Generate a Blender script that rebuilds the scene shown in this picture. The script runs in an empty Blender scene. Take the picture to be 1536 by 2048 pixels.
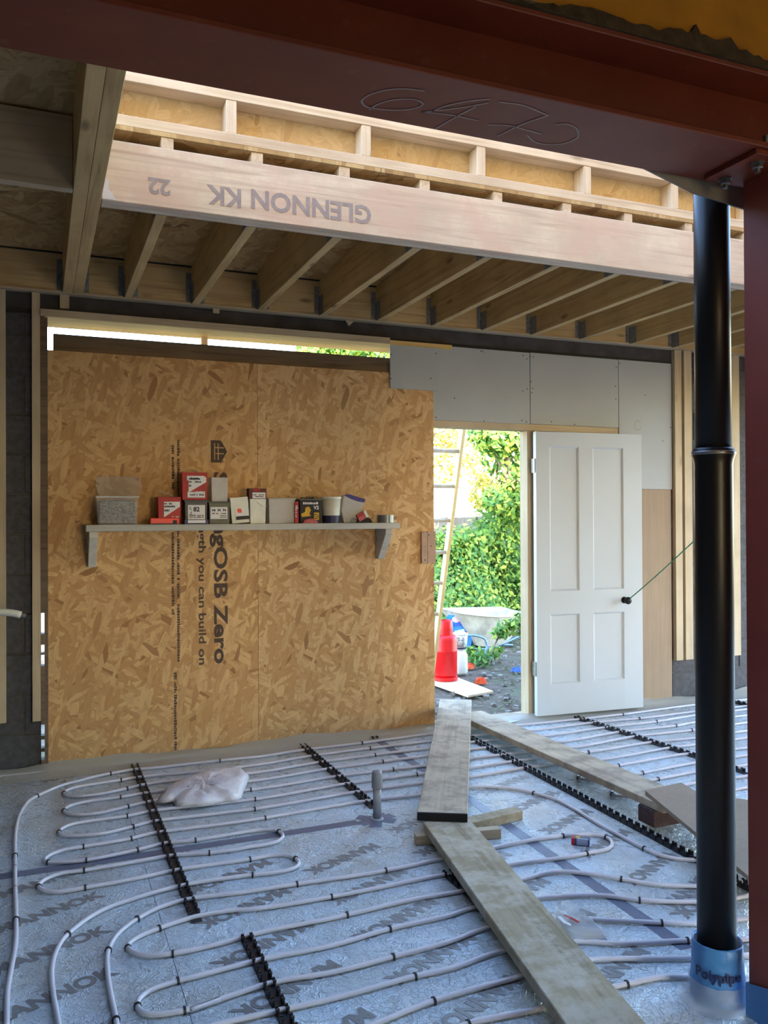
import bpy, bmesh, math, random
from mathutils import Vector, Matrix
import numpy as np

# ------------------------------------------------------------------ camera
S = bpy.context.scene
FPX, YAW, PITCH, ROLL, CZ = 1680.0, 0.389474896, 0.00652914198, -0.00454411629, 1.43
def _axes():
    cy, sy, cp, sp, cr, sr = (math.cos(YAW), math.sin(YAW), math.cos(PITCH), math.sin(PITCH), math.cos(ROLL), math.sin(ROLL))
    f = Vector((sy*cp, cy*cp, sp)); r = Vector((cy, -sy, 0)); u = r.cross(f)
    return cr*r+sr*u, -sr*r+cr*u, f
AX_R, AX_U, AX_F = _axes()
CAM = Vector((0, 0, CZ))
cd = bpy.data.cameras.new('camera'); cam = bpy.data.objects.new('camera', cd)
S.collection.objects.link(cam); S.camera = cam
m = Matrix((AX_R, AX_U, -AX_F)).transposed().to_4x4(); m.translation = CAM
cam.matrix_world = m
cd.sensor_fit = 'VERTICAL'; cd.sensor_height = 24.0; cd.lens = 24.0*FPX/2048
cd.clip_start = 0.05; cd.clip_end = 300

# ------------------------------------------------------------------ world, sun, exposure
S.view_settings.view_transform = 'Standard'; S.view_settings.look = 'None'
S.view_settings.gamma = 1.0; S.view_settings.use_curve_mapping = False
S.view_settings.exposure = 1.35
W = bpy.data.worlds.new('sky'); S.world = W; W.use_nodes = True
nt = W.node_tree; nt.nodes.clear()
sky = nt.nodes.new('ShaderNodeTexSky'); sky.sky_type = 'NISHITA'; sky.sun_disc = False
sky.sun_elevation = math.radians(24); sky.sun_rotation = math.radians(200); sky.air_density = 1.0; sky.dust_density = .5; sky.ozone_density = 1.5
bg = nt.nodes.new('ShaderNodeBackground'); bg.inputs[1].default_value = 1.0
ow = nt.nodes.new('ShaderNodeOutputWorld')
nt.links.new(sky.outputs[0], bg.inputs[0]); nt.links.new(bg.outputs[0], ow.inputs[0])
sd = bpy.data.lights.new('sun', 'SUN'); sd.energy = 11.0; sd.angle = math.radians(0.6); sd.color = (1.0, 0.86, 0.66)
so = bpy.data.objects.new('sun', sd); S.collection.objects.link(so)
so.rotation_euler = Vector((0.30, 1.0, -math.tan(math.radians(22))*1.04)).to_track_quat('-Z', 'Y').to_euler()

# ------------------------------------------------------------------ helpers
COL = S.collection
def ray(x, y): return AX_F + AX_R*((x-768)/FPX) - AX_U*((y-1024)/FPX)
def P(x, y, z=0.0):
    r = ray(x, y); return CAM + r*((z-CZ)/r.z)
def PY(x, y, Y):
    r = ray(x, y); return CAM + r*(Y/r.y)

class MB:
    def __init__(s): s.v = []; s.f = []
    def add(s, vs, fs):
        n = len(s.v); s.v += [tuple(v) for v in vs]; s.f += [tuple(i+n for i in f) for f in fs]; return s
    def box(s, x0, x1, y0, y1, z0, z1, M=None):
        vs = [Vector((x, y, z)) for z in (z0, z1) for y in (y0, y1) for x in (x0, x1)]
        if M: vs = [M @ v for v in vs]
        return s.add(vs, [(0,2,3,1),(4,5,7,6),(0,1,5,4),(2,6,7,3),(0,4,6,2),(1,3,7,5)])
    def prism(s, pts, d, cap=True):       # pts: ring of 3D points, d: extrusion vector
        n = len(pts); d = Vector(d); a = [Vector(p) for p in pts]; b = [p+d for p in a]
        fs = [(i, (i+1) % n, n+(i+1) % n, n+i) for i in range(n)]
        if cap: fs += [tuple(range(n))[::-1], tuple(range(n, 2*n))]
        return s.add(a+b, fs)
    def tube(s, path, r, n=10, cap=True, closed=False):
        path = [Vector(p) for p in path]; k = len(path); rs = r if isinstance(r, (list, tuple)) else [r]*k
        up = Vector((0, 0, 1)); vs = []; prev = None
        for i, p in enumerate(path):
            t = (path[min(i+1, k-1)]-path[max(i-1, 0)])
            if t.length < 1e-9: t = Vector((0, 0, 1))
            t.normalize()
            if prev is None:
                a = t.cross(up) if abs(t.z) < .95 else t.cross(Vector((1, 0, 0)))
            else: a = prev - t*prev.dot(t)
            a.normalize(); prev = a; b = t.cross(a)
            for j in range(n):
                q = 2*math.pi*j/n; vs.append(p+(a*math.cos(q)+b*math.sin(q))*rs[i])
        fs = []
        for i in range(k-1):
            for j in range(n):
                fs.append((i*n+j, i*n+(j+1) % n, (i+1)*n+(j+1) % n, (i+1)*n+j))
        if cap: fs += [tuple(range(n))[::-1], tuple((k-1)*n+j for j in range(n))]
        return s.add(vs, fs)
    def lathe(s, prof, c=(0, 0, 0), n=24, cap=True, sq=0, sx=1, sy=1):
        c = Vector(c); vs = []
        for r, z in prof:
            for j in range(n):
                q = 2*math.pi*j/n; ca, sa = math.cos(q), math.sin(q)
                k = 1.0
                if sq: k = 1/((abs(ca)**sq+abs(sa)**sq)**(1/sq))
                vs.append(c+Vector((r*ca*k*sx, r*sa*k*sy, z)))
        m_ = len(prof); fs = []
        for i in range(m_-1):
            for j in range(n): fs.append((i*n+j, i*n+(j+1) % n, (i+1)*n+(j+1) % n, (i+1)*n+j))
        if cap: fs += [tuple(range(n))[::-1], tuple((m_-1)*n+j for j in range(n))]
        return s.add(vs, fs)
    def mesh(s, name, mat, bevel=0, smooth=False, seg=1):
        me = bpy.data.meshes.new(name); me.from_pydata(s.v, [], s.f)
        bm = bmesh.new(); bm.from_mesh(me)
        bmesh.ops.recalc_face_normals(bm, faces=bm.faces)
        if bevel:
            es = [e for e in bm.edges if len(e.link_faces) == 2 and e.calc_face_angle(0) > .5]
            bmesh.ops.bevel(bm, geom=es, offset=bevel, segments=seg, affect='EDGES', profile=.7)
        bm.to_mesh(me); bm.free()
        if smooth: me.shade_smooth()
        if mat: me.materials.append(mat)
        return me

def link(name, me, parent=None, loc=None):
    o = bpy.data.objects.new(name, me); COL.objects.link(o)
    if parent: o.parent = parent
    if loc is not None: o.location = loc
    return o
def obj(name, mb, mat, parent=None, bevel=0, smooth=False, loc=None, seg=1):
    # vertices are given in world space; loc (thing origin) is subtracted
    off = Vector(loc) if loc is not None else (parent.get('_o') and Vector(parent['_o']) or Vector((0, 0, 0))) if parent else Vector((0, 0, 0))
    if off.length: mb.v = [tuple(Vector(v)-off) for v in mb.v]
    me = mb.mesh(name, mat, bevel, smooth, seg)
    o = link(name, me, parent, loc if not parent else None)
    o['_o'] = tuple(off)
    return o
def empty(name, loc):
    o = bpy.data.objects.new(name, None); COL.objects.link(o); o.location = loc; o['_o'] = tuple(loc)
    o.empty_display_size = .05
    return o
def tag(o, label=None, cat=None, group=None, kind=None):
    if label: o['label'] = label
    if cat: o['category'] = cat
    if group: o['group'] = group
    if kind: o['kind'] = kind
    return o
def thing(name, loc, label, cat, group=None): return tag(empty(name, loc), label, cat, group)
def structure(name): return tag(empty(name, (0, 0, 0)), kind='structure')
def catmull(pts, step=.03):
    pts = [Vector(p) for p in pts]; out = []
    q = [pts[0]*2-pts[1]]+pts+[pts[-1]*2-pts[-2]]
    for i in range(1, len(q)-2):
        p0, p1, p2, p3 = q[i-1:i+3]
        t01 = max((p1-p0).length, 1e-4)**.5; t12 = max((p2-p1).length, 1e-4)**.5; t23 = max((p3-p2).length, 1e-4)**.5
        m1 = (p2-p1) + t12*((p1-p0)/t01-(p2-p0)/(t01+t12)); m2 = (p2-p1) + t12*((p3-p2)/t23-(p3-p1)/(t12+t23))
        n = max(2, int((p2-p1).length/step))
        for k in range(n):
            t = k/n; out.append(p1*(2*t**3-3*t*t+1)+m1*(t**3-2*t*t+t)+p2*(-2*t**3+3*t*t)+m2*(t**3-t*t))
    out.append(pts[-1]); return out

# ------------------------------------------------------------------ materials
def sr(r, g, b):
    f = lambda c: (c/255/12.92 if c/255 <= .04045 else ((c/255+.055)/1.055)**2.4)
    return (f(r), f(g), f(b), 1)
class NT:
    def __init__(s, name):
        s.m = bpy.data.materials.new(name); s.m.use_nodes = True; s.t = s.m.node_tree
        s.b = s.t.nodes['Principled BSDF']
    def n(s, typ, **kw):
        o = s.t.nodes.new('ShaderNode'+typ)
        for k, v in kw.items(): setattr(o, k, v)
        return o
    def L(s, a, b): s.t.links.new(a, b)
    def coords(s, rnd=True, scale=(1, 1, 1), rot=(0, 0, 0)):
        tc = s.n('TexCoord'); mp = s.n('Mapping'); mp.inputs['Scale'].default_value = scale; mp.inputs['Rotation'].default_value = rot
        if rnd:
            oi = s.n('ObjectInfo'); mu = s.n('VectorMath', operation='SCALE'); mu.inputs[0].default_value = (37, 91, 53)
            s.L(oi.outputs['Random'], mu.inputs['Scale']); s.L(mu.outputs[0], mp.inputs['Location'])
        s.L(tc.outputs['Object'], mp.inputs['Vector']); return mp.outputs[0]
    def ramp(s, fac, stops):
        r = s.n('ValToRGB'); e = r.color_ramp.elements
        while len(e) < len(stops): e.new(.5)
        for i, (p, c) in enumerate(stops): e[i].position = p; e[i].color = c
        s.L(fac, r.inputs[0]); return r.outputs[0]
    def noise(s, v, scale, detail=4, rough=.55, dist=0):
        o = s.n('TexNoise'); o.inputs['Scale'].default_value = scale; o.inputs['Detail'].default_value = detail
        o.inputs['Roughness'].default_value = rough; o.inputs['Distortion'].default_value = dist; s.L(v, o.inputs['Vector']); return o.outputs[0]
    def mix(s, fac, a, b, mode='MIX'):
        o = s.n('MixRGB', blend_type=mode)
        for i, x in ((0, fac), (1, a), (2, b)):
            if hasattr(x, 'links'): s.L(x, o.inputs[i])
            else: o.inputs[i].default_value = x
        return o.outputs[0]
    def math(s, op, a, b=0.0):
        o = s.n('Math', operation=op)
        for i, x in ((0, a), (1, b)):
            if hasattr(x, 'links'): s.L(x, o.inputs[i])
            else: o.inputs[i].default_value = x
        return o.outputs[0]
    def bump(s, h, strength=.3, dist=.002):
        o = s.n('Bump'); o.inputs['Strength'].default_value = strength; o.inputs['Distance'].default_value = dist
        s.L(h, o.inputs['Height']); s.L(o.outputs[0], s.b.inputs['Normal'])
    def col(s, c):
        if hasattr(c, 'links'): s.L(c, s.b.inputs['Base Color'])
        else: s.b.inputs['Base Color'].default_value = c
    def set(s, **k):
        for a, v in k.items(): s.b.inputs[a.replace('_', ' ')].default_value = v
        return s

def plain(name, c, rough=.6, metal=0.0, var=.12, scale=20, bump=0.0, trans=0, alpha=1):
    n = NT(name); v = n.coords(); f = n.noise(v, scale)
    d = tuple(x*(1-var*2) for x in c[:3])+(1,)
    n.col(n.ramp(f, [(.3, d), (.7, c)])); n.set(Roughness=rough, Metallic=metal)
    if bump: n.bump(n.noise(v, scale*3), bump, .003)
    if trans: n.set(Transmission_Weight=trans)
    if alpha < 1: n.set(Alpha=alpha)
    return n.m
def timber(name, c, d, axis='X', knots=.5, rough=.7, dirt=None, dirtc=None):
    n = NT(name); sc = {'X': (1.1, 26, 26), 'Y': (26, 1.1, 26), 'Z': (26, 26, 1.1)}[axis]
    v = n.coords(scale=sc); g = n.noise(v, 1.0, 6, .6, 1.2)
    base = n.ramp(g, [(.28, d), (.5, c), (.75, tuple(min(1, x*1.12) for x in c[:3])+(1,))])
    ks = {'X': (2.4, 7, 7), 'Y': (7, 2.4, 7), 'Z': (7, 7, 2.4)}[axis]
    v2 = n.coords(scale=ks); vo = n.n('TexVoronoi'); vo.inputs['Scale'].default_value = 1.0; n.L(v2, vo.inputs['Vector'])
    k = n.ramp(vo.outputs['Distance'], [(.05, (1, 1, 1, 1)), (.14, (0, 0, 0, 1))])
    base = n.mix(n.math('MULTIPLY', k, knots), base, tuple(x*.35 for x in d[:3])+(1,))
    v3 = n.coords(); f3 = n.noise(v3, 3.0, 5)
    base = n.mix(n.math('MULTIPLY', n.ramp(f3, [(.35, (0, 0, 0, 1)), (.7, (1, 1, 1, 1))]), .45), base, tuple(x*.75 for x in d[:3])+(1,))
    if dirt:
        f4 = n.ramp(n.noise(v3, dirt, 8, .7), [(.45, (0, 0, 0, 1)), (.62, (1, 1, 1, 1))])
        base = n.mix(n.math('MULTIPLY', f4, .7), base, dirtc)
    n.col(base); n.set(Roughness=rough); n.bump(g, .25, .001); return n.m
def osb(name, plane, light, mid, dark, scale=1.0):
    n = NT(name); tc = n.n('TexCoord'); src = tc.outputs['Object']
    wn = n.n('TexNoise'); wn.inputs['Scale'].default_value = 5; wn.inputs['Detail'].default_value = 2; n.L(src, wn.inputs['Vector'])
    w1 = n.n('VectorMath', operation='SCALE'); n.L(wn.outputs['Color'], w1.inputs[0]); w1.inputs['Scale'].default_value = .035
    w2 = n.n('VectorMath', operation='ADD'); n.L(src, w2.inputs[0]); n.L(w1.outputs[0], w2.inputs[1])
    cols = None; edges = None
    for i, (ang, thr) in enumerate(((8, 0), (58, .35), (-48, .42), (97, .5), (-20, .55), (33, .6), (-75, .66))):
        mp = n.n('Mapping', vector_type='TEXTURE'); a = math.radians(ang)
        long_, short = 1/(7.0*scale), 1/(30*scale)
        if plane == 'XZ': mp.inputs['Rotation'].default_value = (0, a, 0); mp.inputs['Scale'].default_value = (long_, 1, short)
        else: mp.inputs['Rotation'].default_value = (0, 0, a); mp.inputs['Scale'].default_value = (long_, short, 1)
        mp.inputs['Location'].default_value = (i*.37, i*.51, i*.79)
        n.L(w2.outputs[0], mp.inputs['Vector'])
        vo = n.n('TexVoronoi'); vo.inputs['Scale'].default_value = 1; n.L(mp.outputs[0], vo.inputs['Vector'])
        sp = n.n('SeparateColor'); n.L(vo.outputs['Color'], sp.inputs[0])
        c = n.ramp(sp.outputs[0], [(0, dark), (.06, mid), (.35, mid), (.6, light), (.85, light), (1, mid)])
        g = n.noise(mp.outputs[0], 2.2, 4)
        c = n.mix(n.math('MULTIPLY', n.ramp(g, [(.45, (0, 0, 0, 1)), (.75, (1, 1, 1, 1))]), .5), c, dark, 'MIX')
        if cols is None: cols = c
        else:
            f = n.math('MULTIPLY', n.math('GREATER_THAN', sp.outputs[1], thr), n.math('LESS_THAN', vo.outputs['Distance'], .6))
            cols = n.mix(f, cols, c)
    big = n.noise(src, 1.3, 3)
    cols = n.mix(n.math('MULTIPLY', n.ramp(big, [(.35, (0, 0, 0, 1)), (.65, (1, 1, 1, 1))]), .35), cols, mid)
    n.col(cols); n.set(Roughness=.75)
    bw = n.n('RGBToBW'); n.L(cols, bw.inputs[0]); n.bump(bw.outputs[0], .3, .002)
    return n.m

T_PALE = (sr(205, 178, 140), sr(170, 136, 98))
TIM = {a: timber('joist_timber_'+a, sr(208, 178, 124), sr(168, 134, 88), a, .8) for a in 'XYZ'}
TIML = {a: timber('fresh_timber_'+a, sr(224, 204, 176), sr(196, 170, 138), a, .6) for a in 'XYZ'}
TIMH = timber('header_timber', sr(228, 212, 188), sr(192, 166, 142), 'X', .8, .7, 4, sr(214, 184, 164))
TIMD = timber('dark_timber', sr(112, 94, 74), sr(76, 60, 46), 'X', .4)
TIMF = {a: timber('frame_timber_'+a, sr(190, 174, 146), sr(170, 152, 124), a, .5) for a in 'XYZ'}
PLANK = timber('weathered_board', sr(198, 182, 156), sr(168, 152, 130), 'Y', .35, .8, 6, sr(130, 114, 96))
PLANKT = timber('tan_board', sr(178, 162, 130), sr(140, 124, 94), 'Y', .3, .8, 7, sr(206, 198, 180))
OSBW = osb('osb_wall', 'XZ', sr(214, 180, 132), sr(188, 148, 98), sr(140, 100, 60))
OSBW2 = osb('osb_wall_warm', 'XZ', sr(212, 176, 124), sr(186, 144, 94), sr(144, 102, 60))
OSBD = osb('osb_deck', 'XY', sr(208, 178, 126), sr(180, 146, 96), sr(126, 94, 56), .6)
OSBC = osb('osb_upstand', 'XZ', sr(226, 204, 166), sr(214, 188, 146), sr(186, 152, 110))
def foil():
    n = NT('foil_facing'); tc = n.n('TexCoord'); v = tc.outputs['Object']
    a = n.noise(v, 9, 6, .6, 1.5); b = n.noise(v, 38, 5, .6, 2.5)
    d = n.ramp(n.noise(v, 2.2, 6, .65), [(.36, sr(212, 228, 240)), (.66, sr(198, 202, 200))])
    sp = n.ramp(n.noise(v, 120, 3, .6), [(.66, (0, 0, 0, 1)), (.76, (1, 1, 1, 1))])
    pa = n.ramp(n.noise(v, 4.5, 5, .6), [(.42, (0, 0, 0, 1)), (.6, (1, 1, 1, 1))])
    d = n.mix(n.math('MULTIPLY', n.math('MULTIPLY', sp, pa), .6), d, sr(96, 88, 80))
    n.col(d); n.set(Metallic=.3); n.L(n.ramp(a, [(.3, (.20,)*3+(1,)), (.7, (.42,)*3+(1,))]), n.b.inputs['Roughness'])
    vo = n.n('TexVoronoi', feature='DISTANCE_TO_EDGE'); vo.inputs['Scale'].default_value = 11
    wv = n.n('VectorMath', operation='ADD'); nn = n.n('TexNoise'); nn.inputs['Scale'].default_value = 6; n.L(v, nn.inputs['Vector'])
    n.L(v, wv.inputs[0]); n.L(nn.outputs['Color'], wv.inputs[1]); n.L(wv.outputs[0], vo.inputs['Vector'])
    cr = n.ramp(vo.outputs['Distance'], [(0, (1, 1, 1, 1)), (.05, (0, 0, 0, 1))])
    h = n.math('ADD', n.math('ADD', n.math('MULTIPLY', a, 1.2), n.math('MULTIPLY', b, .5)), n.math('MULTIPLY', cr, .25))
    n.bump(h, .7, .018); return n.m
FOIL = foil()
TAPE = plain('grey_tape', sr(118, 126, 148), .45, .2)
PIPEM = plain('white_pipe', sr(214, 210, 216), .38, 0, .05, 8)
CLIP = plain('black_plastic', sr(24, 24, 27), .5, 0, .1)
RAILM = plain('black_rail', sr(38, 38, 44), .45, 0, .15)
INK = plain('print_ink', sr(146, 145, 144), .5, .2)
INKD = plain('dark_print', sr(84, 68, 56), .8)
INKV = plain('violet_print', sr(172, 160, 158), .8)
INKW = plain('label_print', sr(60, 62, 70), .7)
CHALK = plain('chalk', sr(168, 150, 148), .9)
def steel():
    n = NT('red_oxide_steel'); v = n.coords(False); f = n.noise(v, 4, 6, .6)
    c = n.ramp(f, [(.3, sr(104, 42, 24)), (.7, sr(120, 52, 32))]); s2 = n.ramp(n.noise(v, 26, 4), [(.62, (0, 0, 0, 1)), (.75, (1, 1, 1, 1))])
    c = n.mix(n.math('MULTIPLY', s2, .35), c, sr(130, 92, 84)); n.col(c); n.set(Roughness=.5); n.bump(n.noise(v, 60), .15, .001); return n.m
STEEL = steel()
GALV = plain('galvanised', sr(150, 156, 160), .4, .85, .2, 60)
GALVD = plain('dull_galvanised', sr(150, 152, 152), .6, .3, .25, 60)
BLOCK = plain('concrete_block', sr(84, 84, 88), .9, 0, .22, 30, .5)
MORT = plain('mortar', sr(96, 94, 90), .95, 0, .2, 40, .5)
DPM = plain('black_membrane', sr(24, 24, 26), .5, 0, .2)
LINT = plain('lintel_concrete', sr(76, 72, 74), .85, 0, .25, 8, .4)
PB = plain('white_board', sr(168, 174, 178), .7, 0, .04, 2.5)
DOORW = plain('door_paint', sr(192, 202, 210), .42, 0, .03, 2)
PLYW = timber('plywood', sr(152, 132, 110), sr(144, 124, 103), 'Z', .05, .75)
PLASTER = plain('yellow_plaster', sr(196, 134, 28), .85, 0, .22, 5, .3)
ROOMW = plain('room_plaster', sr(190, 170, 135), .9, 0, .1, 3)
SCREW = plain('screw', sr(40, 38, 40), .6)
SHELFM = timber('shelf_paint', sr(186, 186, 180), sr(160, 160, 154), 'X', .15, .7)
SHELFW = plain('bracket_paint', sr(206, 204, 192), .7)
BLACKP = NT('black_pipe_plastic').set(Roughness=.38, Specular_IOR_Level=.3); BLACKP.col(sr(20, 20, 23)); BLACKP = BLACKP.m
def film(name, c, alpha, rough=.25):
    n = NT(name); n.col(c); n.set(Roughness=rough, Alpha=alpha); v = n.coords(); n.bump(n.noise(v, 30, 4, .6, 1), .6, .006); return n.m
BLUE = film('blue_wrap', sr(84, 150, 214), .88, .35)
CLEARF = film('clear_polythene', sr(215, 218, 220), .35, .15)
MILKY = film('milky_polythene', sr(190, 188, 178), .7, .45)
WBAG = film('white_bag', sr(226, 222, 226), .96, .45)
RED = plain('red_plastic', sr(172, 12, 28), .5); REDB = plain('bright_red_plastic', sr(226, 16, 20), .4, 0, .05)
WHITE = plain('label_white', sr(220, 220, 222), .6, 0, .03)
CLEARB = film('clear_tub', sr(205, 205, 205), .22, .2)
FROST = film('frosted_tub', sr(200, 200, 198), .7, .35)
NAILS = plain('nails', sr(140, 140, 140), .4, .8, .4, 140, .8)
DGREY = plain('dark_grey_tub', sr(74, 76, 78), .5); OLIVE = plain('olive_tub', sr(96, 96, 80), .5)
NAVY = plain('navy_plastic', sr(44, 46, 92), .5); PURP = plain('purple_seal', sr(72, 58, 128), .5)
BLACK = plain('black_card', sr(34, 30, 30), .6); YELL = plain('yellow_print', sr(214, 170, 40), .6); BROWNB = plain('maroon_card', sr(92, 44, 40), .7)
PINK = plain('pink_plastic', sr(190, 90, 92), .5); TAPER = plain('silver_tape', sr(130, 134, 140), .35, .5)
BRICK = plain('brown_brick', sr(98, 78, 76), .9, 0, .25, 40, .6)
ORANGE = plain('orange_rubber', sr(240, 88, 40), .6); SKYB = plain('blue_print', sr(30, 120, 220), .5); WPL = plain('white_plastic', sr(216, 218, 208), .5, 0, .06)
BARROW = plain('barrow_tub', sr(206, 200, 182), .7, 0, .25, 6, .2); TUBE = plain('barrow_tube', sr(120, 150, 180), .4, .5)
RUBBER = plain('rubber', sr(36, 36, 38), .8)
LADW = plain('ladder_stile', sr(232, 216, 166), .5, 0, .08, 5); LADR = plain('ladder_rung', sr(205, 200, 200), .4, .2)
BARK = plain('bark', sr(150, 138, 110), .9, 0, .3, 20, .5)
GREEN_STR = plain('green_string', sr(54, 128, 92), .8)
def leafm(name, a, b, c):
    n = NT(name); g = n.n('NewGeometry'); col = n.ramp(g.outputs['Random Per Island'], [(0, a), (.5, b), (1, c)])
    n.col(col); n.set(Roughness=.55); tr = n.n('BsdfTranslucent'); n.L(col, tr.inputs[0]); mx = n.n('MixShader'); mx.inputs[0].default_value = .35
    n.L(n.b.outputs[0], mx.inputs[1]); n.L(tr.outputs[0], mx.inputs[2]); n.L(mx.outputs[0], n.t.nodes['Material Output'].inputs[0]); return n.m
LEAF = leafm('hedge_leaf', sr(70, 118, 60), sr(106, 152, 66), sr(182, 198, 82))
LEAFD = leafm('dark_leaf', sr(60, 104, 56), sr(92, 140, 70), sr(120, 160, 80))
LEAFA = leafm('autumn_leaf', sr(150, 170, 70), sr(190, 180, 80), sr(206, 140, 60))
LITTER = leafm('leaf_litter', sr(96, 80, 66), sr(140, 124, 106), sr(84, 110, 66))
def groundm():
    n = NT('garden_soil'); v = n.coords(False); c = n.ramp(n.noise(v, 7, 8, .7), [(.3, sr(74, 62, 50)), (.6, sr(122, 108, 94)), (.75, sr(158, 146, 132))])
    g = n.ramp(n.noise(v, 2.2, 4), [(.5, (0, 0, 0, 1)), (.62, (1, 1, 1, 1))]); c = n.mix(n.math('MULTIPLY', g, .6), c, sr(84, 104, 60)); n.col(c); n.set(Roughness=.95)
    n.bump(n.noise(v, 20, 6, .7), .9, .04); return n.m
GROUND = groundm()

# text as flat print
_tc = {}
def textmesh(s, size, mat, bold=.0, ext=0.0003):
    key = (s, size, mat.name, bold)
    if key in _tc: return _tc[key]
    cu = bpy.data.curves.new('t', 'FONT'); cu.body = s; cu.size = size; cu.offset = bold; cu.extrude = ext; cu.align_x = 'CENTER'; cu.align_y = 'CENTER'; cu.resolution_u = 3
    o = bpy.data.objects.new('t', cu); COL.objects.link(o); bpy.context.view_layer.update()
    me = bpy.data.meshes.new_from_object(o); bpy.data.objects.remove(o); me.name = 'lettering'; me.materials.clear(); me.materials.append(mat)
    _tc[key] = me; return me
def frame_mat(origin, xdir, ydir):
    x = Vector(xdir).normalized(); y = Vector(ydir).normalized(); z = x.cross(y)
    M = Matrix((x, y, z)).transposed().to_4x4(); M.translation = Vector(origin); return M
def put_mesh(name, me, parent, M):
    o = link(name, me, parent); off = Vector(parent['_o']) if parent and '_o' in parent else Vector((0, 0, 0))
    M = M.copy(); M.translation = M.translation-off; o.matrix_local = M; o['_o'] = tuple(off); return o
def greek(w, h, lines, mat, seed=0, fill=.75):
    """rows of little strokes standing for print too small to read"""
    rd = random.Random(seed); mb = MB(); lh = h/lines
    for i in range(lines):
        x = -w/2; y0 = h/2-(i+.8)*lh
        while x < w/2-lh*.3:
            ww = lh*rd.uniform(.25, .6)
            if rd.random() < fill: mb.box(x, min(x+ww, w/2), y0, y0+lh*rd.uniform(.45, .65), 0, .0004)
            x += ww+lh*.12
    return mb.mesh('lettering', mat)

# ================================================================== SETTING
# ---- floor: foil-faced insulation boards
fl = structure('floor')
fb = MB().box(-1.2, 6.3, -3.6, 5.45, -.22, -.101); obj('screed_base', fb, MORT, fl)
obj('concrete_slab', MB().box(-1.2, 6.3, -3.6, 1.30, -.1, 0), plain('pale_concrete', sr(190, 182, 170), .9, 0, .1, 3), fl)
xs = [(-1.2, .398), (.40, 1.999), (2.001, 4.399), (4.401, 6.3)]
ys = [(1.302, 2.499), (2.501, 3.699), (3.701, 4.899), (4.901, 5.14)]
for x0, x1 in xs:
    for y0, y1 in ys:
        obj('insulation_board', MB().box(x0, x1, y0, y1, -.1, 0), FOIL, fl, loc=None)
def strip(pts, w, z, thick=.0006):
    mb = MB(); L = [Vector(p) for p in pts]; a = []; b = []
    for i, p in enumerate(L):
        t = (L[min(i+1, len(L)-1)]-L[max(i-1, 0)]).normalized(); n = Vector((-t.y, t.x, 0)); a.append(p+n*w/2); b.append(p-n*w/2)
    for i in range(len(L)-1): mb.prism([a[i], a[i+1], b[i+1], b[i]], (0, 0, thick))
    return mb
obj('joint_tape', strip([(-.6, 3.70, .0004), (1.38, 3.705, .0004)], .06, 0), TAPE, fl)
obj('joint_tape', strip([(2.008, 4.99, .0004), (2.016, 3.8, .0004), (1.978, 2.2, .0004)], .055, 0), TAPE, fl)
a = P(1150, 1826); b = P(1197, 1884)
obj('joint_tape', strip([(a.x, a.y, .0004), (b.x, b.y, .0004)], .07, 0), TAPE, fl)
mk = textmesh('MANNOK', .088, INK, .0035)
def mannok(x, y, ang):
    a_ = math.radians(ang); put_mesh('lettering', mk, fl, frame_mat((x, y, .0009), (math.cos(a_), math.sin(a_), 0), (-math.sin(a_), math.cos(a_), 0)))
for j in range(10):
    yy = 2.712-.292*2+.293*j
    if yy < 3.6: mannok(.035, yy, 24)
for i in range(4):
    for j in range(10):
        xx = .70+.48*i; yy = 2.20+.288*j-.01*i
        if yy > 3.62 or abs(xx-2.0) < .2: continue
        mannok(xx, yy, 204)
for i in range(1):
    for j in range(10):
        xx = 2.29+.48*i; yy = 2.18+.29*j
        if abs(yy-3.70) < .05 or yy > 4.1: continue
        mannok(xx, yy, 204)
mannok(.19, 5.02, 24)
up = P(1375, 1786); mannok(up.x+.04, up.y+.02, 24)

# ---- back wall: block piers, lintel
wb = structure('wall_back')
def blocks(x0, x1, seed):
    rd = random.Random(seed)
    obj('mortar', MB().box(x0, x1, 5.162, 5.44, 0, 2.60), MORT, wb)
    z = 0.0; r = 0
    while z < 2.58:
        h = min(.215, 2.595-z); x = x0-(.225 if r % 2 else 0)
        while x < x1-.02:
            a0, a1 = max(x, x0), min(x+.44, x1)
            if a1-a0 > .03: obj('concrete_block', MB().box(a0, a1, 5.15+rd.uniform(0, .006), 5.25, z, z+h), BLOCK, wb, bevel=.003)
            x += .45
        z += .225; r += 1
blocks(-1.2, .008, 1); blocks(4.515, 6.3, 2)
obj('lintel', MB().box(-1.2, 6.3, 5.15, 5.44, 2.602, 2.71), LINT, wb, bevel=.003)
obj('black_membrane_strip', MB().box(-1.2, 4.5, 5.146, 5.149, 2.600, 2.622), DPM, wb)
obj('parapet', MB().box(-1.2, 6.3, 5.10, 5.45, 2.96, 3.05), LINT, wb)
# small timber pieces hanging on the lintel
for px, py0, py1, w in ((129, 585, 617, .05), (432, 617, 626, .04)):
    a = PY(px, py0, 5.13); b = PY(px, py1, 5.13)
    obj('timber_offcut', MB().box(a.x-w/2, a.x+w/2, 5.125, 5.145, b.z, 2.714), TIMF['Z'], wb)
a = PY(690, 650, 5.13); obj('timber_offcut', MB().prism([(a.x, 5.125, 2.714), (a.x+.07, 5.125, 2.714), (a.x+.025, 5.125, 2.675)], (0, .02, 0)), TIMF['Z'], wb)

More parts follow.
